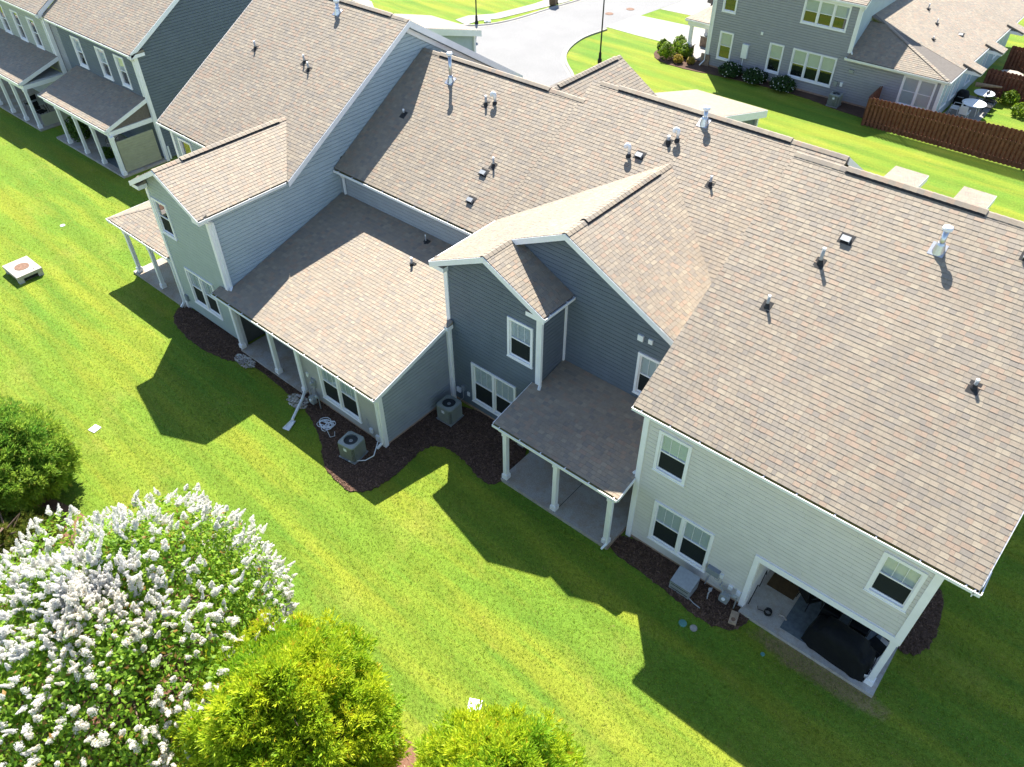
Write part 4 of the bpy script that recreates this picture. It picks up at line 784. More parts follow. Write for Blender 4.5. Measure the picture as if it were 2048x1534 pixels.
# ================================================================== things around the houses
def T(x, y, z=0, rz=0): return Matrix.Translation((x, y, z)) @ Matrix.Rotation(rz, 4, 'Z')
def rsq(a, r, k=4):
    return [(sx*(a-r)+r*cos(q), sy*(a-r)+r*sin(q)) for (sx, sy, q0) in ((1, 1, 0), (-1, 1, pi/2), (-1, -1, pi), (1, -1, 1.5*pi)) for q in [q0+i*pi/2/k for i in range(k+1)]]
def make_ac(label, loc, rz=0, s=.37, h=.82):
    t = thing('air_conditioner', label, 'air conditioner', loc, rz, 'air conditioning units beside the houses'); M = sub(t)
    mk('pad', MB().box(-s-.02, s+.02, -s-.02, s+.02, 0, .05), 'metal_grey', t, M)
    mk('cabinet', MB().prism(rsq(s-.025, .09), .06, h-.06), 'ac_dark', t, M)
    mb = MB()                                    # vertical louvre slats round the cabinet
    p = rsq(s, .09, 3); per = []
    for i in range(len(p)):
        a, b_ = Vector(p[i]), Vector(p[(i+1) % len(p)]); n_ = max(1, int((b_-a).length/.034))
        per += [a+(b_-a)*j/n_ for j in range(n_)]
    for q in per:
        mb.box(-.0085, .0085, -.02, .004, .08, h-.06, Matrix.Translation((q.x, q.y, 0)) @ Matrix.Rotation(math.atan2(q.y, q.x)-pi/2, 4, 'Z'))
    mk('louvres', mb, 'ac_cabinet', t, M)
    ring = [(r, a) for a in [2*pi*i/24 for i in range(24)] for r in (1,)]; top = MB(); out = []
    for i in range(24):                          # top panel with a round fan opening
        a = 2*pi*i/24+pi/24; c_, s_ = cos(a), sin(a); k = min((s-.0)/max(abs(c_), 1e-6), (s-.0)/max(abs(s_), 1e-6)); k = min(k, s*1.28); out.append((c_*k, s_*k))
    ri = s*.72
    for i in range(24):
        j = (i+1) % 24; a0, a1 = 2*pi*i/24+pi/24, 2*pi*j/24+pi/24
        v = [(out[i][0], out[i][1], h-.03), (out[j][0], out[j][1], h-.03), (ri*cos(a1), ri*sin(a1), h), (ri*cos(a0), ri*sin(a0), h), (ri*cos(a1), ri*sin(a1), h-.09), (ri*cos(a0), ri*sin(a0), h-.09), (out[i][0], out[i][1], h-.09), (out[j][0], out[j][1], h-.09)]
        top.add(v, [(0, 1, 2, 3), (3, 2, 4, 5), (6, 7, 1, 0)])
    mk('top_panel', top, 'ac_cabinet', t, M)
    mk('fan_well', MB().lathe([(ri, h-.14), (ri*.99, h-.135)], 24), 'ac_dark', t, M)
    mb = MB()
    for i in range(3):
        a = 2*pi*i/3+.4; mb.add([(.06*cos(a-.5), .06*sin(a-.5), h-.10), (ri*.92*cos(a-.35), ri*.92*sin(a-.35), h-.11), (ri*.92*cos(a+.4), ri*.92*sin(a+.4), h-.07), (.06*cos(a+.6), .06*sin(a+.6), h-.08)], [(0, 1, 2, 3), (3, 2, 1, 0)])
    mb.lathe([(.075, h-.12), (.075, h-.06), (.03, h-.05)], 12); mk('fan', mb, 'metal_grey', t, M)
    mb = MB()
    for r in (.25, .5, .75, 1): mb.tube([(ri*r*cos(a), ri*r*sin(a), h-.012+.012*(1-r)) for a in [2*pi*i/20 for i in range(21)]], .004, 4)
    mk('grille', mb, 'ac_dark', t, M); mk('nameplate', MB().box(-.07, .07, -s-.012, -s-.004, h-.30, h-.17), 'plastic_white', t, M); mk('badge', MB().box(-.05, .05, -s-.012, -s-.004, h-.135, h-.09), 'metal_grey', t, M)
    return t
ac1 = make_ac('grey-green air conditioner in mulch below the low taupe wall window', (-17.15, 11.0, .03), .15)
ac1.children[7]
MACH = lambda x, y, rz=0, s=1: Matrix.Translation((x, y, .03)) @ Matrix.Rotation(rz, 4, 'Z') @ Matrix.Scale(s, 4)
copy_thing(ac1, MACH(-15.75, 14.75, .05), 'grey-green air conditioner in the corner between grey and slate walls')
copy_thing(ac1, MACH(-16.55, 53.15, 0), 'air conditioner in front of the grey house beyond the roofs')
pcs = thing('drain_line', 'white condensate pipe lying on mulch beside the air conditioner', 'pipe', (-16.9, 11.0, 0)); mk('pipe', MB().tube([(-17.0, 10.62, .09), (-16.55, 11.05, .09), (-16.4, 11.35, .2), (-16.75, 11.9, .3)], .02, 6), 'plastic_white', pcs)
def gas_meter(label, x, y, rz=0):
    t = thing('gas_meter', label, 'gas meter', (x, y, 0), rz, 'gas meters by the walls'); M = sub(t)
    mk('meter_body', MB().prism([(-.15, 0), (-.13, -.05), (.13, -.05), (.15, 0), (.15, .22), (.10, .30), (-.10, .30), (-.15, .22)], -.09, .09, Matrix.Translation((0, 0, .26)) @ Matrix.Rotation(pi/2, 4, 'X')), 'metal_grey', t, M)
    mk('index_cover', MB().lathe([(.06, 0), (.06, .04), (.03, .05)], 12), 'plastic_white', t, M @ Matrix.Translation((0, -.09, .42)) @ Matrix.Rotation(pi/2, 4, 'X'))
    mk('riser_pipe', MB().tube([(.10, 0, .5), (.10, 0, .64), (.34, .06, .64), (.34, .06, 0)], .022, 8).tube([(-.10, 0, .5), (-.10, 0, .62), (-.28, .12, .62), (-.28, .26, .62)], .02, 8), 'metal_grey', t, M)
    mk('regulator', MB().lathe([(.03, -.06), (.09, -.02), (.09, .02), (.03, .06)], 12), 'metal_grey', t, M @ Matrix.Translation((.24, .04, .64)) @ Matrix.Rotation(pi/2, 4, 'X')); return t
gas_meter('gas meter under the beige wall next to the patio opening', -3.5, 14.28); gas_meter('gas meter by the white downspout of the low taupe wall', -20.35, 11.72); gas_meter('gas meter in the shade under the slate porch roof', -12.55, 15.3)
t = thing('generator_cover', 'grey plastic equipment cover in mulch below the beige wall', 'equipment cover', (-4.75, 13.98, 0)); M = sub(t)
mk('shell', MB().add([(-.36, -.28, .03), (.36, -.28, .03), (.36, .3, .03), (-.36, .3, .03), (-.36, -.28, .42), (.36, -.28, .42), (.36, .3, .6), (-.36, .3, .6), (-.3, -.34, .4), (.3, -.34, .4)], [(3, 2, 1, 0), (0, 1, 5, 4), (1, 2, 6, 5), (2, 3, 7, 6), (3, 0, 4, 7), (4, 5, 6, 7)]), 'metal_grey', t, M)
mk('vent_slot', MB().box(-.3, .3, -.286, -.275, .30, .33).box(-.3, .3, -.286, -.275, .12, .15), 'ac_dark', t, M); mk('lid_seam', MB().box(-.365, .365, -.285, .305, .40, .412), 'ac_dark', t, M)
tag(mk('drip_hose', MB().tube([(-4.5, 13.75, .12), (-4.2, 13.68, .08), (-3.95, 13.66, .07)], .016, 6), 'pvc_grey'), 'thin grey tube from the equipment cover lying on mulch', 'tube')
t = thing('stepping_tray', 'small tan block with round rusty mark near the patio corner', 'block', (-2.98, 14.02, 0)); M = sub(t) @ Matrix.Rotation(.25, 4, 'Z'); mk('block', MB().box(-.12, .12, -.22, .22, 0, .14), 'tan_tray', t, M); mk('rust_mark', MB().lathe([(.07, .1405), (.068, .1425)], 14, (0, -.08, 0)), 'rust_lid', t, M)
tag(mk('pipe_stub', MB().tube([(-3.95, 14.1, 0), (-3.98, 14.15, .28), (-3.95, 14.3, .45)], .02, 8).lathe([(.06, 0), (.06, .05)], 10, (-3.97, 14.2, .42)), 'pvc_grey'), 'short grey standpipe between equipment cover and gas meter', 'standpipe')
# coiled hose
pts = []
for i in range(150):
    a = i*.37; r = .16+.13*sin(i*.61)+.10*(i/150); pts.append((-19.12+.25*sin(i*.13)*.4+r*cos(a), 11.35+.1*cos(i*.21)+r*.8*sin(a), .06+.025*(i % 7)/7))
pts += [(-18.75, 11.1, .05), (-18.5, 11.0, .05), (-18.42, 11.15, .05), (-18.6, 11.3, .05)]
tag(mk('garden_hose', MB().tube(smooth3 if False else pts, .013, 6), 'plastic_white', None, I4, True), 'white garden hose coiled on mulch below a taupe wall', 'hose')
def cover(name, label, x, y, mt, r=None, sq=None, rz=0, cat='cover'):
    mb = MB()
    if r: mb.lathe([(r*1.06, 0), (r*1.06, .02), (r, .03), (r*.9, .034), (.01, .034)], 20)
    else: mb.box(-sq, sq, -sq, sq, 0, .03).box(-sq*.82, sq*.82, -sq*.82, sq*.82, .03, .045)
    return tag(mk(name, mb, mt, None, T(x, y, 0, rz)), label, cat)
cover('valve_cover', 'white square valve cover set in the sunny lawn', -25.87, 5.41, 'plastic_white', sq=.17, rz=.2); cover('valve_cover', 'white cover at the tip of the small evergreen', -7.25, 6.85, 'plastic_white', sq=.19, rz=.5)
cover('irrigation_lid', 'teal round irrigation lid in shaded lawn', -4.1, 12.9, 'teal_lid', r=.12); cover('irrigation_lid', 'pale round irrigation lid beside a teal one', -3.76, 12.97, 'stone', r=.11); cover('cleanout_cap', 'small white round cap in the lawn near the storm inlet', -41.5, 11.9, 'plastic_white', r=.12); cover('sprinkler_head', 'tiny teal sprinkler cap in lawn below the patio', -1.75, 13.55, 'teal_lid', r=.06)
t = thing('storm_inlet', 'raised concrete storm drain top with a rusty round lid', 'storm drain', (-38.55, 8.55, 0), 0); M = sub(t)
mk('slab', MB().box(-.80, .80, -.60, .60, .24, .40).box(-.72, .72, -.52, .52, .05, .24), 'concrete', t, M)
for sx in (-1, 1):
    for sy in (-1, 1): mk('leg', MB().box(sx*.66-.12, sx*.66+.12, sy*.46-.12, sy*.46+.12, 0, .24), 'concrete', t, M)
mk('dark_opening', MB().box(-.725, .725, -.525, .525, .06, .2), 'interior_dark', t, M); mk('manhole_lid', MB().lathe([(.33, .401), (.33, .416), (.30, .42), (.01, .416)], 28), 'rust_lid', t, M)
for s_ in (-1, 1): mk('lift_slot', MB().box(s_*.58-.06, s_*.58+.06, s_*.3-.015, s_*.3+.015, .4005, .404), 'interior_dark', t, M)
def pebbles(label, cx, cy, rx, ry, n_):
    mb = MB()
    for _ in range(n_):
        a, q = rnd.uniform(0, 2*pi), sqrt(rnd.random()); r = rnd.uniform(.025, .06); c_ = rnd.choice(((.55, .52, .47), (.40, .36, .31), (.30, .26, .22), (.48, .40, .34))); x, y = cx+rx*q*cos(a), cy+ry*q*sin(a); o = len(mb.v)
        sx, sy = rnd.uniform(.7, 1.3), rnd.uniform(.7, 1.3); mb.lathe([(r*.6, 0), (r, r*.35), (r*.7, r*.75), (r*.2, r*.9)], 6, (0, 0, 0), c_)
        mb.v[o:] = [(x+v[0]*sx, y+v[1]*sy, .035+v[2]) for v in mb.v[o:]]
    tag(mk('river_stones', mb, 'chip'), label, kind='stuff')
pebbles('river stones at the left end of the low porch slab', -24.75, 11.55, .62, .28, 190); pebbles('river stones under the downspout by the low porch', -21.05, 11.45, .55, .32, 190)
# ---------------- things on the corner patio
t = thing('covered_grill', 'large grill under a black cover on the corner patio', 'covered grill', (-.1, 14.95, .12), -.08); M = sub(t); mb = MB(); NU, NV = 30, 40
def gp(i, j):
    z = i/(NU-1); a = 2*pi*j/NV; ex = .38; k = (1-.16*z) if z < .72 else (1-.16*.72)*sqrt(max(0, 1-((z-.72)/.28)**2))+.0
    ca, sa = cos(a), sin(a); x = math.copysign(abs(ca)**ex, ca)*1.0*k; y = math.copysign(abs(sa)**ex, sa)*.44*k
    if abs(x) > .62 and z > .55: z2 = .55+(z-.55)*.55
    else: z2 = z
    w_ = .018*sin(9*a+3*z)*(1-z)+.012*sin(23*a); return (x*(1+w_), y*(1+2*w_), z2*1.12+.02*sin(5*x+2*y))
for i in range(NU):
    for j in range(NV): mb.v.append(gp(i, j))
for i in range(NU-1):
    for j in range(NV): mb.f.append([i*NV+j, i*NV+(j+1) % NV, (i+1)*NV+(j+1) % NV, (i+1)*NV+j]); mb.c.append(None)
mb.f.append([(NU-1)*NV+j for j in range(NV)]); mb.c.append(None); mk('cover', mb, 'grill_cloth', t, M, True)
mk('seam_cord', MB().tube([(.97, -.1, .3), (.99, .05, .32), (.96, .2, .3)], .01, 6), 'cable_black', t, M)
for sx in (-.75, .75):
    for sy in (-.3, .3): mk('wheel', MB().lathe([(.07, -.02), (.07, .02)], 12), 'tire', t, M @ Matrix.Translation((sx, sy, .07)) @ Matrix.Rotation(pi/2, 4, 'Y'))
tag(mk('rug', MB().box(-1.75, .75, 14.62, 17.3, .121, .130), 'rug_blue'), 'blue-grey woven rug under the patio furniture', 'rug')
tag(mk('door_mat', MB().box(-2.75, -1.85, 15.75, 17.0, .121, .135), 'mat_brown'), 'brown mat with dark border at the patio rear', 'mat'); 
tag(mk('cable_coil', MB().tube([(-2.25+.11*cos(a*.55), 14.8+.11*sin(a*.55), .14+.004*a) for a in range(40)], .014, 6).tube([(-2.36, 14.8, .14), (-2.55, 14.75, .14), (-2.6, 14.85, .14)], .01, 6), 'cable_black'), 'black cable coil on the pale patio slab', 'cable')
tag(mk('hanging_cord', MB().tube([(-2.86, 14.7, .16), (-2.84, 15.0, .9), (-2.84, 15.25, .5), (-2.84, 15.5, 1.1), (-2.84, 15.65, .7)], .016, 6), 'cable_black'), 'black cord hanging on the patio side wall', 'cord')
tag(mk('toy_scraps', MB().tube([(-1.95, 15.0, .15), (-1.8, 15.02, .16), (-1.7, 14.95, .15)], .03, 6), 'cover_tan'), 'small pale scrap lying on the patio slab', 'scrap')
def chair(label, x, y, rz, mt='iron_dark', seat_mt='grill_cloth', group='dark patio chairs', z=.13):
    t = thing('patio_chair', label, 'chair', (x, y, z), rz, group); M = sub(t)
    mk('seat', MB().box(-.26, .26, -.25, .25, .40, .46), seat_mt, t, M); mk('backrest', MB().prism([(-.26, .46), (.26, .46), (.24, 1.0), (-.24, 1.0)], -.02, .02, Matrix.Translation((0, .27, 0)) @ Matrix.Rotation(pi/2-.12, 4, 'X')), seat_mt, t, M)
    for sx in (-1, 1):
        for sy in (-1, 1): mk('leg', MB().tube([(sx*.24, sy*.23, .42), (sx*.27, sy*.28, 0)], .015, 6), mt, t, M)
        mk('armrest', MB().tube([(sx*.28, .25, .68), (sx*.29, -.2, .66), (sx*.27, -.24, .42)], .018, 6), mt, t, M)
    return t
def table(label, x, y, r, mt_top, h=.72, mt='iron_dark', group=None, z=.13, rz=0, oval=1.0):
    t = thing('patio_table', label, 'table', (x, y, z), rz, group); M = sub(t) @ Matrix.Diagonal((oval, 1, 1, 1)); mk('tabletop', MB().lathe([(r*.97, h-.03), (r, h-.02), (r, h), (r*.98, h+.01), (.01, h+.01)], 28), mt_top, t, M)
    for i in range(4): a = pi/4+i*pi/2; mk('leg', MB().tube([(r*.55*cos(a), r*.55*sin(a), h-.02), (r*.72*cos(a), r*.72*sin(a), 0)], .02, 6), mt, t, M)
    return t
table('dark dining table inside the corner patio', -.35, 16.6, .75, 'mat_brown', oval=1.3)
for (x, y, r, q) in ((-1.45, 16.0, pi*.8, 'dark chair at the left end of the patio dining table'), (-.75, 15.75, pi, 'dark chair in front of the patio table behind the grill cover'), (.1, 15.75, pi, 'second dark chair in front of the patio table'), (.72, 15.55, -pi*.6, 'dark chair next to the patio corner post')): chair(q, x, y, r)
tag(mk('bucket', MB().lathe([(.12, 0), (.15, .28), (.155, .3), (.135, .3), (.11, .05)], 16), 'plastic_white', None, T(.78, 14.75, .125), True), 'white bucket beside the patio corner post', 'bucket')
# ---------------- far porches
table('round grey table on the olive porch', -56.3, 18.0, .6, 'metal_grey'); chair('dark chair at the round porch table', -57.3, 17.8, -1.2); chair('dark chair right of the round porch table', -55.4, 17.6, 1.8)
chair('tan chair on the dark blue porch', -47.6, 18.3, .6, 'iron_dark', 'cover_tan', 'porch chairs'); chair('dark chair near the tan porch panel', -45.6, 18.4, -.3)
tag(mk('porch_rug', MB().box(-47.2, -44.6, 17.1, 18.6, .121, .13), 'rug_blue'), 'blue-grey rug on the dark blue porch', 'rug')
# ---------------- fence of the grey house
def fence(label, x0, y0, x1, y1, h=1.78, w_=.145, grow=0):
    t = thing('fence', label, 'fence', (x0, y0, 0)); L = Vector((x1-x0, y1-y0)).length; F = wallF((x0, y0, 0), ((x1-x0)/L, (y1-y0)/L)); k = 0; u = 0; me = {}
    for v in (.35, 1.45): mk('rail', MB().box(0, L, v-.045, v+.045, -.038, .038, F), 'fence_wood', t)
    while u < L:
        hh = h+rnd.choice((-.015, 0, .012)); side = 1 if k % 2 == 0 else -1; key = (hh, side)
        if key not in me: me[key] = MB().prism([(0, .05), (w_, .05), (w_, hh-.03), (w_-.03, hh), (.03, hh), (0, hh-.03)], side*.05-.01, side*.05+.01).mesh('picket', 'fence_wood')
        link('picket', me[key], t, F @ Matrix.Translation((u, 0, 0)) @ Matrix.Diagonal((1, 1+grow*u/L, 1, 1))); u += w_ - .02; k += 1
    u = 0
    while u <= L+.1: mk('fence_post', MB().box(u-.045, u+.045, 0, h-.05, -.02, .018, F), 'fence_wood', t); u += 2.4
fence('long brown shadowbox fence in front of the grey house patio', -13.85, 51.35, -3.6, 51.35, 1.84, grow=.24); fence('short brown fence return between the long fence and the grey house', -13.95, 51.5, -14.05, 53.8)
fence('brown privacy fence beyond the white patio table', -9.6, 61.6, -2.5, 61.6); fence('farthest brown privacy fence at the right edge', -9.6, 67.3, -1.5, 67.3); fence('brown fence end stretching away at the right edge', -3.5, 51.5, -3.3, 56)
sheet('patio_paving', [(-10.4, 54.3), (-8.2, 54.3), (-8.2, 60.9), (-10.4, 60.9)], .02, 'concrete_bright')
table('white oval table on the grey house patio', -9.0, 57.4, .75, 'plastic_white', mt='plastic_white', oval=1.0); table('white round table behind the oval one', -9.0, 59.6, .65, 'plastic_white')
for x, y, r, q, c_ in ((-9.9, 56.9, -1.6, 'white chair left of the oval patio table', 'plastic_white'), (-9.2, 56.35, 3.1, 'white chair in front of the oval patio table', 'plastic_white'), (-8.3, 58.5, 1.6, 'dark iron chair between the two patio tables', 'iron_dark'), (-8.4, 59.5, 1.4, 'dark iron chair right of the round patio table', 'iron_dark')): chair(q, x, y, r, c_, c_, 'chairs on the grey house patio', .03)
t = thing('covered_grill', 'small black covered grill against the grey house wall', 'covered grill', (-10.0, 58.3, .02)); M = sub(t); mk('cover', MB().lathe([(.42, .02), (.44, .4), (.40, .9), (.30, 1.1), (.05, 1.15)], 14), 'grill_cloth', t, M, True); mk('handle', MB().tube([(-.2, -.42, .8), (.2, -.42, .8)], .02, 6), 'metal_grey', t, M)
tag(mk('folded_umbrella', MB().tube([(-9.9, 60.6, .9), (-8.3, 60.9, 1.0)], [.16, .06], 8), 'wood_tan'), 'folded tan parasol leaning at the far patio end', 'parasol')
t = thing('covered_table', 'pale draped furniture cover behind the second fence', 'covered table', (-8.6, 64.5, 0)); mk('cover', MB().lathe([(1.1, 0), (1.0, .6), (.8, .8), (.05, .85)], 10), 'cover_tan', t, sub(t))
# ---------------- street things
def lamp(label, x, y, h=5.2):
    t = thing('street_lamp', label, 'street lamp', (x, y, 0), 0, 'street lamps along the kerb'); M = sub(t)
    mk('base', MB().lathe([(.16, 0), (.16, .25), (.11, .32), (.10, .7), (.06, .8)], 14), 'lamp_black', t, M); mk('pole', MB().lathe([(.058, .78), (.045, h)], 12), 'lamp_black', t, M); mk('lantern', MB().lathe([(.05, h), (.17, h+.08), (.21, h+.5), (.05, h+.65), (.01, h+.75)], 10), 'lamp_black', t, M)
    mk('arm', MB().tube([(-.3, 0, h-.15), (.3, 0, h-.15)], .02, 6), 'lamp_black', t, M)
lamp('black street lamp on the lawn island by the curved kerb', -33.3, 49.45); lamp('black street lamp by the sidewalk left of the street', -46.14, 49.79)
t = thing('trash_bin', 'brown rubbish bin at the far street edge', 'bin', (-44.4, 58.0, .03), .2); M = sub(t); mk('body', MB().add([(-.26, -.3, .05), (.26, -.3, .05), (.26, .3, .05), (-.26, .3, .05), (-.32, -.38, 1.05), (.32, -.38, 1.05), (.32, .38, 1.05), (-.32, .38, 1.05)], [(3, 2, 1, 0), (4, 5, 6, 7), (0, 1, 5, 4), (1, 2, 6, 5), (2, 3, 7, 6), (3, 0, 4, 7)]), 'bin_brown', t, M); mk('lid', MB().box(-.34, .34, -.42, .40, 1.05, 1.12), 'bin_brown', t, M)
for sx in (-1, 1): mk('wheel', MB().lathe([(.1, -.03), (.1, .03)], 12), 'tire', t, M @ Matrix.Translation((sx*.25, .32, .1)) @ Matrix.Rotation(pi/2, 4, 'Y'))
tag(mk('white_rock', MB().lathe([(.25, 0), (.32, .1), (.2, .22), (.05, .26)], 7), 'plastic_white', None, T(-45.9, 50.9, 0, .3)), 'small white rock on the grass strip by the kerb', 'rock')
t = thing('car', 'dark brown car parked on the driveway at the top edge', 'car', (-31.2, 66.2, .016), 2.9); M = sub(t)
side = [(-2.2, .45), (-2.25, .8), (-2.1, 1.0), (-1.2, 1.08), (-.6, 1.62), (.9, 1.68), (1.9, 1.6), (2.2, 1.05), (2.25, .5)]
mk('body', MB().prism(side, -.88, .88, Matrix.Rotation(pi/2, 4, 'X')), 'car_paint', t, M); mk('window', MB().prism([(-1.1, 1.1), (-.6, 1.56), (.9, 1.62), (1.8, 1.5), (2.0, 1.1)], -.89, .89, Matrix.Rotation(pi/2, 4, 'X')), 'interior_dark', t, M)
for sx in (-1.35, 1.4):
    for sy in (-.82, .82):
        wl = mk('wheel', MB().lathe([(.36, -.12), (.36, .12)], 20), 'tire', t, M @ Matrix.Translation((sx, sy, .36)) @ Matrix.Rotation(pi/2, 4, 'X')); mk('rim', MB().lathe([(.22, -.125), (.22, .125)], 14), 'metal_grey', wl, M @ Matrix.Translation((sx, sy, .36)) @ Matrix.Rotation(pi/2, 4, 'X'))
for sy in (-.6, .6): mk('headlight', MB().box(-2.27, -2.2, sy-.18, sy+.18, .75, .9), 'plastic_white', t, M)
for sy in (-.6, .6): mk('tail_light', MB().box(2.2, 2.26, sy-.15, sy+.15, .8, 1.0), 'rust_lid', t, M)

for x, y in ((-38.6, 61.5), (-39.3, 59.3)): cover('manhole_cover', 'dark round manhole cover in the street' if y > 60 else 'dark drain cover in the street nearer the curve', x, y, 'rust_lid', r=.34)
# ================================================================== plants
def lump(p, seed):                               # smooth pseudo-noise for uneven crowns
    x, y, z = p; return .5*sin(2.1*x+seed)*sin(1.7*y+seed*1.3)+.35*sin(3.7*z+2.3*x+seed*.7)+.3*sin(4.9*y-3.1*z+seed*2.1)+.2*sin(7.3*x+5.7*y+seed)
AMP = .17
def unit():
    while True:
        v = Vector((rnd.uniform(-1, 1), rnd.uniform(-1, 1), rnd.uniform(-1, 1)))
        if .05 < v.length < 1: return v.normalized()
def crown_point(shape, seed, depth):
    """random point of a lumpy crown: shape = (cx, cy, z0, radius, height, squareness); returns point and outward direction"""
    cx, cy, z0, R_, H_, sq = shape; d = unit()
    if d.z < -.75: d.z *= -1
    zc = H_*.42; q = Vector((d.x*R_, d.y*R_, d.z*(H_-zc) if d.z > 0 else d.z*zc))
    if d.z > 0:
        k = (1-abs(d.z)**sq); rr = sqrt(d.x*d.x+d.y*d.y)+1e-6; q.x = d.x/rr*R_*max(.02, k); q.y = d.y/rr*R_*max(.02, k)
    s_ = 1+AMP*lump(d*2.0, seed)-depth; q *= s_
    return Vector((cx, cy, z0+zc))+q, Vector((d.x, d.y, d.z+.15)).normalized()
def evergreen(name, label, shape, n_, cols, size, seed, group, trunk=True):
    t = thing(name, label, 'shrub', (shape[0], shape[1], 0), 0, group); mb = MB(); per = 62; x, y, z0, R_, H_, sq = shape; axis = Vector((x, y, z0+H_*.4))
    def spray(p, o, L, c_):
        a = o.orthogonal().normalized(); b_ = o.cross(a); q = rnd.uniform(0, 2*pi); sd = a*cos(q)+b_*sin(q); nn = sd.cross(o)
        for k in (-1, 0, 1):                     # feathery spray of three scale-leaf fingers
            e = (o+sd*.7*k).normalized(); w_ = (nn*.5+sd.cross(e).cross(e)*0+sd*.5).normalized()*L*.10; tip = p+e*L*(1 if k == 0 else .8)
            mb.add([p-w_*.4, p+w_*.4, tip-e*L*.4+w_, tip, tip-e*L*.4-w_], [(0, 1, 2, 3, 4)], c_)
    for i in range(n_//per):
        dep = rnd.random()**1.5*.17-.03; p, o = crown_point(shape, seed, dep); rc = size*rnd.uniform(1.1, 2.3); f0 = min(1, max(0, .5+.4*lump(p*.7, seed+5)+rnd.uniform(-.3, .3)))
        lean = (o+Vector((0, 0, .55))+unit()*.3).normalized()
        for k in range(per):
            d = (unit()+lean*.75).normalized(); q = p+d*rc*rnd.uniform(.15, 1.0); f = min(1, max(0, f0+rnd.uniform(-.25, .25))); c_ = tuple(cols[0][j]*(1-f)+cols[1][j]*f for j in range(3))
            if rnd.random() < .04: c_ = cols[2]
            spray(q, (d+lean*.6+unit()*.35).normalized(), size*rnd.uniform(.55, 1.15), c_)
    for i in range(n_//2):                       # inner foliage that closes the crown
        p, o = crown_point(shape, seed, .05+rnd.random()*.25); f = rnd.random()*.8; spray(p, (o+unit()*.8).normalized(), size*1.4, tuple(cols[0][j]*(1-f)+cols[1][j]*f for j in range(3)))
    mk('crown', mb, 'leaf', t)
    tr = MB(); x, y, z0, R_, H_, _ = shape; tr.tube([(x, y, 0), (x+.03, y, H_*.4), (x, y+.04, H_*.9)], [.16, .11, .02], 8)
    for i in range(14): a = i*2.4; z = .5+i*H_*.055; tr.tube([(x, y, z), (x+R_*.3*cos(a), y+R_*.3*sin(a), z+.3), (x+R_*.5*cos(a), y+R_*.5*sin(a), z+.5)], [.04, .025, .008], 5)
    mk('trunk', tr, 'bark', t); return t
YG = ((.23, .42, .022), (.60, .66, .03), (.60, .48, .03)); DG = ((.14, .31, .035), (.42, .54, .07), (.40, .38, .07))
evergreen('evergreen_shrub', 'large yellow-green evergreen in front of the white flowering tree', (-9.6, 2.85, 0, 2.35, 4.75, 2.6), 40000, YG, .17, 3, 'evergreens in the front mulch bed')
evergreen('evergreen_shrub', 'yellow-green evergreen at the bottom centre beside a white cover', (-4.3, 4.6, 0, 1.95, 5.4, 2.4), 30000, YG, .16, 11, 'evergreens in the front mulch bed')
evergreen('evergreen_shrub', 'dark green evergreen at the left edge of the lawn', (-25.3, 1.9, 0, 2.3, 3.3, 2.6), 44000, DG, .16, 21, 'evergreens in the front mulch bed')
evergreen('low_shrub', 'low olive shrub between dark evergreen and flowering tree', (-22.2, .9, 0, 1.3, 1.3, 2.2), 6000, ((.13, .19, .025), (.24, .26, .05), (.3, .2, .05)), .12, 5, 'low shrubs')
# white flowering tree
t = thing('flowering_tree', 'broad tree covered in white flower clusters at the lower left', 'tree', (-14.6, 1.1, 0)); CT = (-14.6, 1.1, 0, 4.4, 5.6, 2.4)
tr = MB()
for i in range(5):
    a = i*1.26; tr.tube([(-14.7+.15*cos(a), 1+.15*sin(a), 0), (-14.7+.7*cos(a), 1+.7*sin(a), 1.8), (-14.7+1.7*cos(a+.2), 1+1.6*sin(a+.2), 3.4), (-14.7+2.7*cos(a+.3), 1+2.5*sin(a+.3), 4.4)], [.11, .085, .05, .015], 7)
    for k in range(4): b_ = a+k*.5-.7; tr.tube([(-14.7+1.0*cos(a), 1+1.0*sin(a), 2.2), (-14.7+2.2*cos(b_), 1+2.1*sin(b_), 3.4), (-14.7+3.4*cos(b_), 1+3.3*sin(b_), 4.0)], [.05, .03, .008], 5)
mk('trunk', tr, 'bark', t); mb = MB()
for i in range(60000):
    p, o = crown_point(CT, 31, rnd.random()**1.6*.45); o = (o+unit()*.9).normalized(); a = o.orthogonal().normalized(); b_ = o.cross(a); q = rnd.uniform(0, 6.28); d = a*cos(q)+b_*sin(q); e = o.cross(d); L = rnd.uniform(.05, .095); W_ = L*.55
    f = rnd.random(); c_ = (.13+.22*f, .28+.24*f, .02+.025*f)
    if rnd.random() < .045: c_ = (.35, .20, .05)
    mb.add([p-d*L, p+e*W_-d*L*.1, p+d*L+o*L*.2, p-e*W_-d*L*.1], [(0, 1, 2, 3)], c_)
mk('crown', mb, 'leaf', t)
PM = []
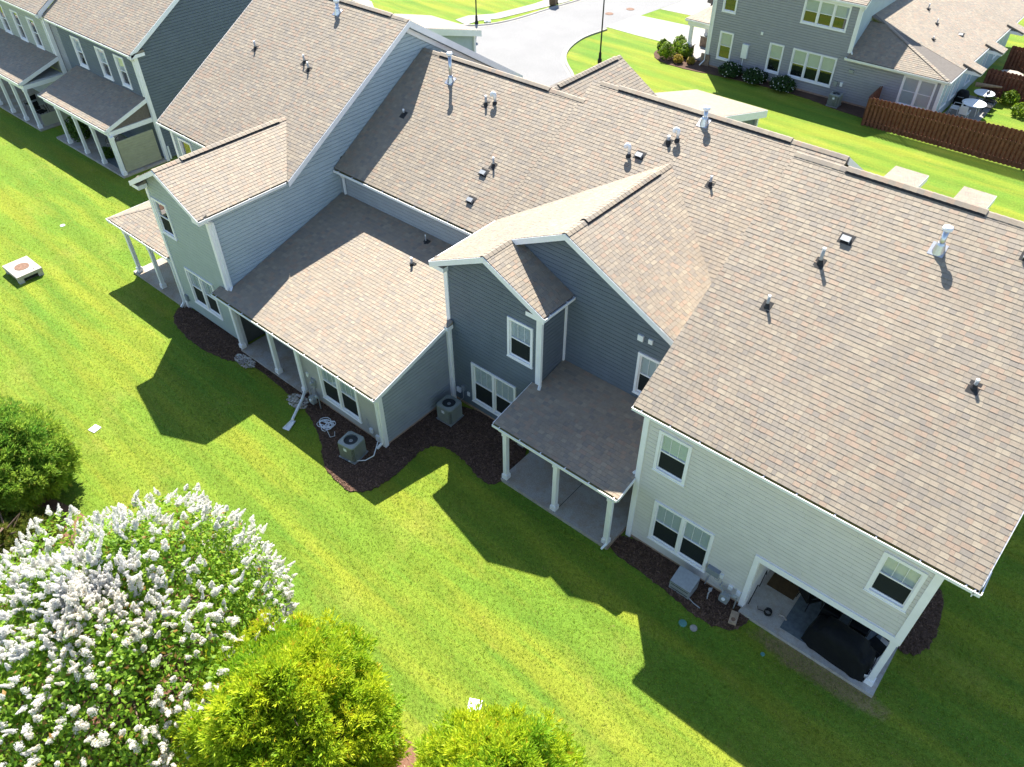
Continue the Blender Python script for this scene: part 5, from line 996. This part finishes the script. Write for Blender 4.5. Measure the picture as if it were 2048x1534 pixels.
for v in range(6):                               # cone-shaped flower clusters made of small crinkled florets
    mb = MB(); L = (.20, .24, .30, .14, .22, .27)[v]; k = (.07, .085, .10, .085, .10, .11)[v]
    for i in range(110):
        h = rnd.random()**1.15; r = k*(1-h*.8)*rnd.uniform(.55, 1.2)*min(1, .5+h*5); a = rnd.uniform(0, 6.28); c = Vector((r*cos(a), r*sin(a), h*L-.05)); s_ = rnd.uniform(.014, .030); o = (Vector((cos(a), sin(a), .4))+unit()*.8).normalized(); q = o.orthogonal().normalized(); w_ = o.cross(q); g = rnd.uniform(.9, 1.0); col = (.92*g, .88*g, .79*g) if rnd.random() > .05 else (.62, .48, .30)
        mb.add([c+q*s_, c+w_*s_+o*s_*.4, c-q*s_, c-w_*s_+o*s_*.4, c+o*s_*.3], [(0, 1, 4), (1, 2, 4), (2, 3, 4), (3, 0, 4)], col)
    mb.lathe([(k*.4, -.02), (k*.42, .06), (k*.22, L*.6), (.01, L*.9)], 8, (0, 0, 0), (.8, .8, .74)); PM.append(mb.mesh('flower_cluster', 'petal'))
n_ = 0; cand = []
while len(cand) < 2100:
    p, o = crown_point(CT, 31, -.05+rnd.random()*.10)
    if o.z < -.35: continue
    if lump(p*1.1, 77) < 0 and rnd.random() < .7: continue
    cand.append((p, (o*1.0+Vector((0, 0, .3))+unit()*.65).normalized()))
def vis(p): x, y, w_ = pix(p); return 0 if (-20 < x < 2068 and -20 < y < 1560) else 1
cand.sort(key=lambda c: (vis(c[0]), (c[0]-Vector((0, 0, CAM_H))).length)); REST = MB()
for i, (p, o) in enumerate(cand):
    M = Matrix.Translation(p) @ o.to_track_quat('Z', 'Y').to_matrix().to_4x4() @ Matrix.Rotation(rnd.uniform(0, 6.28), 4, 'Z') @ Matrix.Diagonal((rnd.uniform(.6, 1.15), rnd.uniform(.6, 1.15), rnd.uniform(.6, 1.3), 1))
    me = PM[rnd.randrange(6)]
    if i < 300: link('flower_cluster', me, t, M)
    else: REST.add([M @ v.co for v in me.vertices], [tuple(f.vertices) for f in me.polygons], (.85, .83, .78))
tag(mk('flower_clusters', REST, 'petal', t), kind='stuff')
# small shrubs
def round_shrub(label, x, y, r, h, cols, n_=900, flowers=0, group='shrubs by the grey house', leaf=.09):
    t = thing('round_shrub', label, 'shrub', (x, y, 0), 0, group); mb = MB(); sh = (x, y, .02, r, h, 2.8)
    for i in range(n_):
        p, o = crown_point(sh, x*3+y, rnd.random()**2*.4); o = (o+unit()*.8).normalized(); a = o.orthogonal().normalized(); b_ = o.cross(a); q = rnd.uniform(0, 6.28); d = a*cos(q)+b_*sin(q); e = o.cross(d); L = leaf*rnd.uniform(.6, 1.3); f = rnd.random(); c_ = tuple(cols[0][k]*(1-f)+cols[1][k]*f for k in range(3))
        mb.add([p-d*L, p+e*L*.5, p+d*L+o*L*.2, p-e*L*.5], [(0, 1, 2, 3)], c_)
    mk('crown', mb, 'leaf', t); mk('stem', MB().tube([(x, y, 0), (x+.02, y, h*.6)], [.05, .02], 6), 'bark', t)
    if flowers:
        mb = MB()
        for i in range(flowers): p, o = crown_point(sh, x*3+y, -.04); mb.lathe([(.05, 0), (.035, .03), (.01, .04)], 5, p, (.8, .78, .72))
        mk('blossoms', mb, 'petal', t)
BR = ((.10, .19, .01), (.24, .33, .02)); DK = ((.022, .06, .014), (.06, .12, .025)); GO = ((.30, .24, .03), (.42, .30, .05))
for i, (x, y, r, h, q) in enumerate(((-29.9, 53.35, .62, 1.2, 'front bright boxwood at the tip of the mulch bed'), (-30.9, 54.5, .45, .9, 'left bright boxwood in the mulch bed'), (-30.2, 55.8, .5, 1.0, 'rear bright boxwood beside the driveway'), (-29.5, 54.9, .5, 1.0, 'middle bright boxwood in the mulch bed'), (-28.9, 54.5, .55, 1.0, 'right bright boxwood beside the stone pier'))): round_shrub(q, x, y, r, h, BR, 1100)
round_shrub('small golden shrub in front of the boxwoods', -28.75, 53.15, .36, .6, GO, 500); round_shrub('small golden shrub beside the stone pier', -27.9, 53.6, .3, .5, GO, 400)
for x, q in ((-24.5, 'dark shrub with pale blossoms below the electric panel'), (-22.6, 'dark shrub with pale blossoms between the panel and the triple window'), (-20.4, 'dark shrub with pale blossoms left of the triple window')): round_shrub(q, x, 53.35, .85, .95, DK, 1500, 45)
round_shrub('light green shrub on the far patio lawn', -6.5, 59.5, .6, .8, BR, 800); round_shrub('light green shrub at the edge of the far patio', -7.6, 61.0, .55, .9, BR, 800); round_shrub('purple leaved small tree at the right edge', -4.6, 56.9, 1.1, 2.0, ((.03, .012, .016), (.06, .025, .03)), 1800)
round_shrub('yellow-green shrub at the right edge behind the fence', -4.0, 53.9, .6, .8, BR, 700); round_shrub('yellow-green shrub behind the farthest fence', -7.2, 69, .7, .9, BR, 600); round_shrub('leafy potted climber on the dark blue porch', -50.2, 17.6, .6, 1.9, ((.03, .08, .01), (.10, .17, .02)), 1400); round_shrub('small fern on the dark blue porch', -46.9, 17.5, .4, .7, ((.05, .11, .01), (.12, .2, .03)), 500)
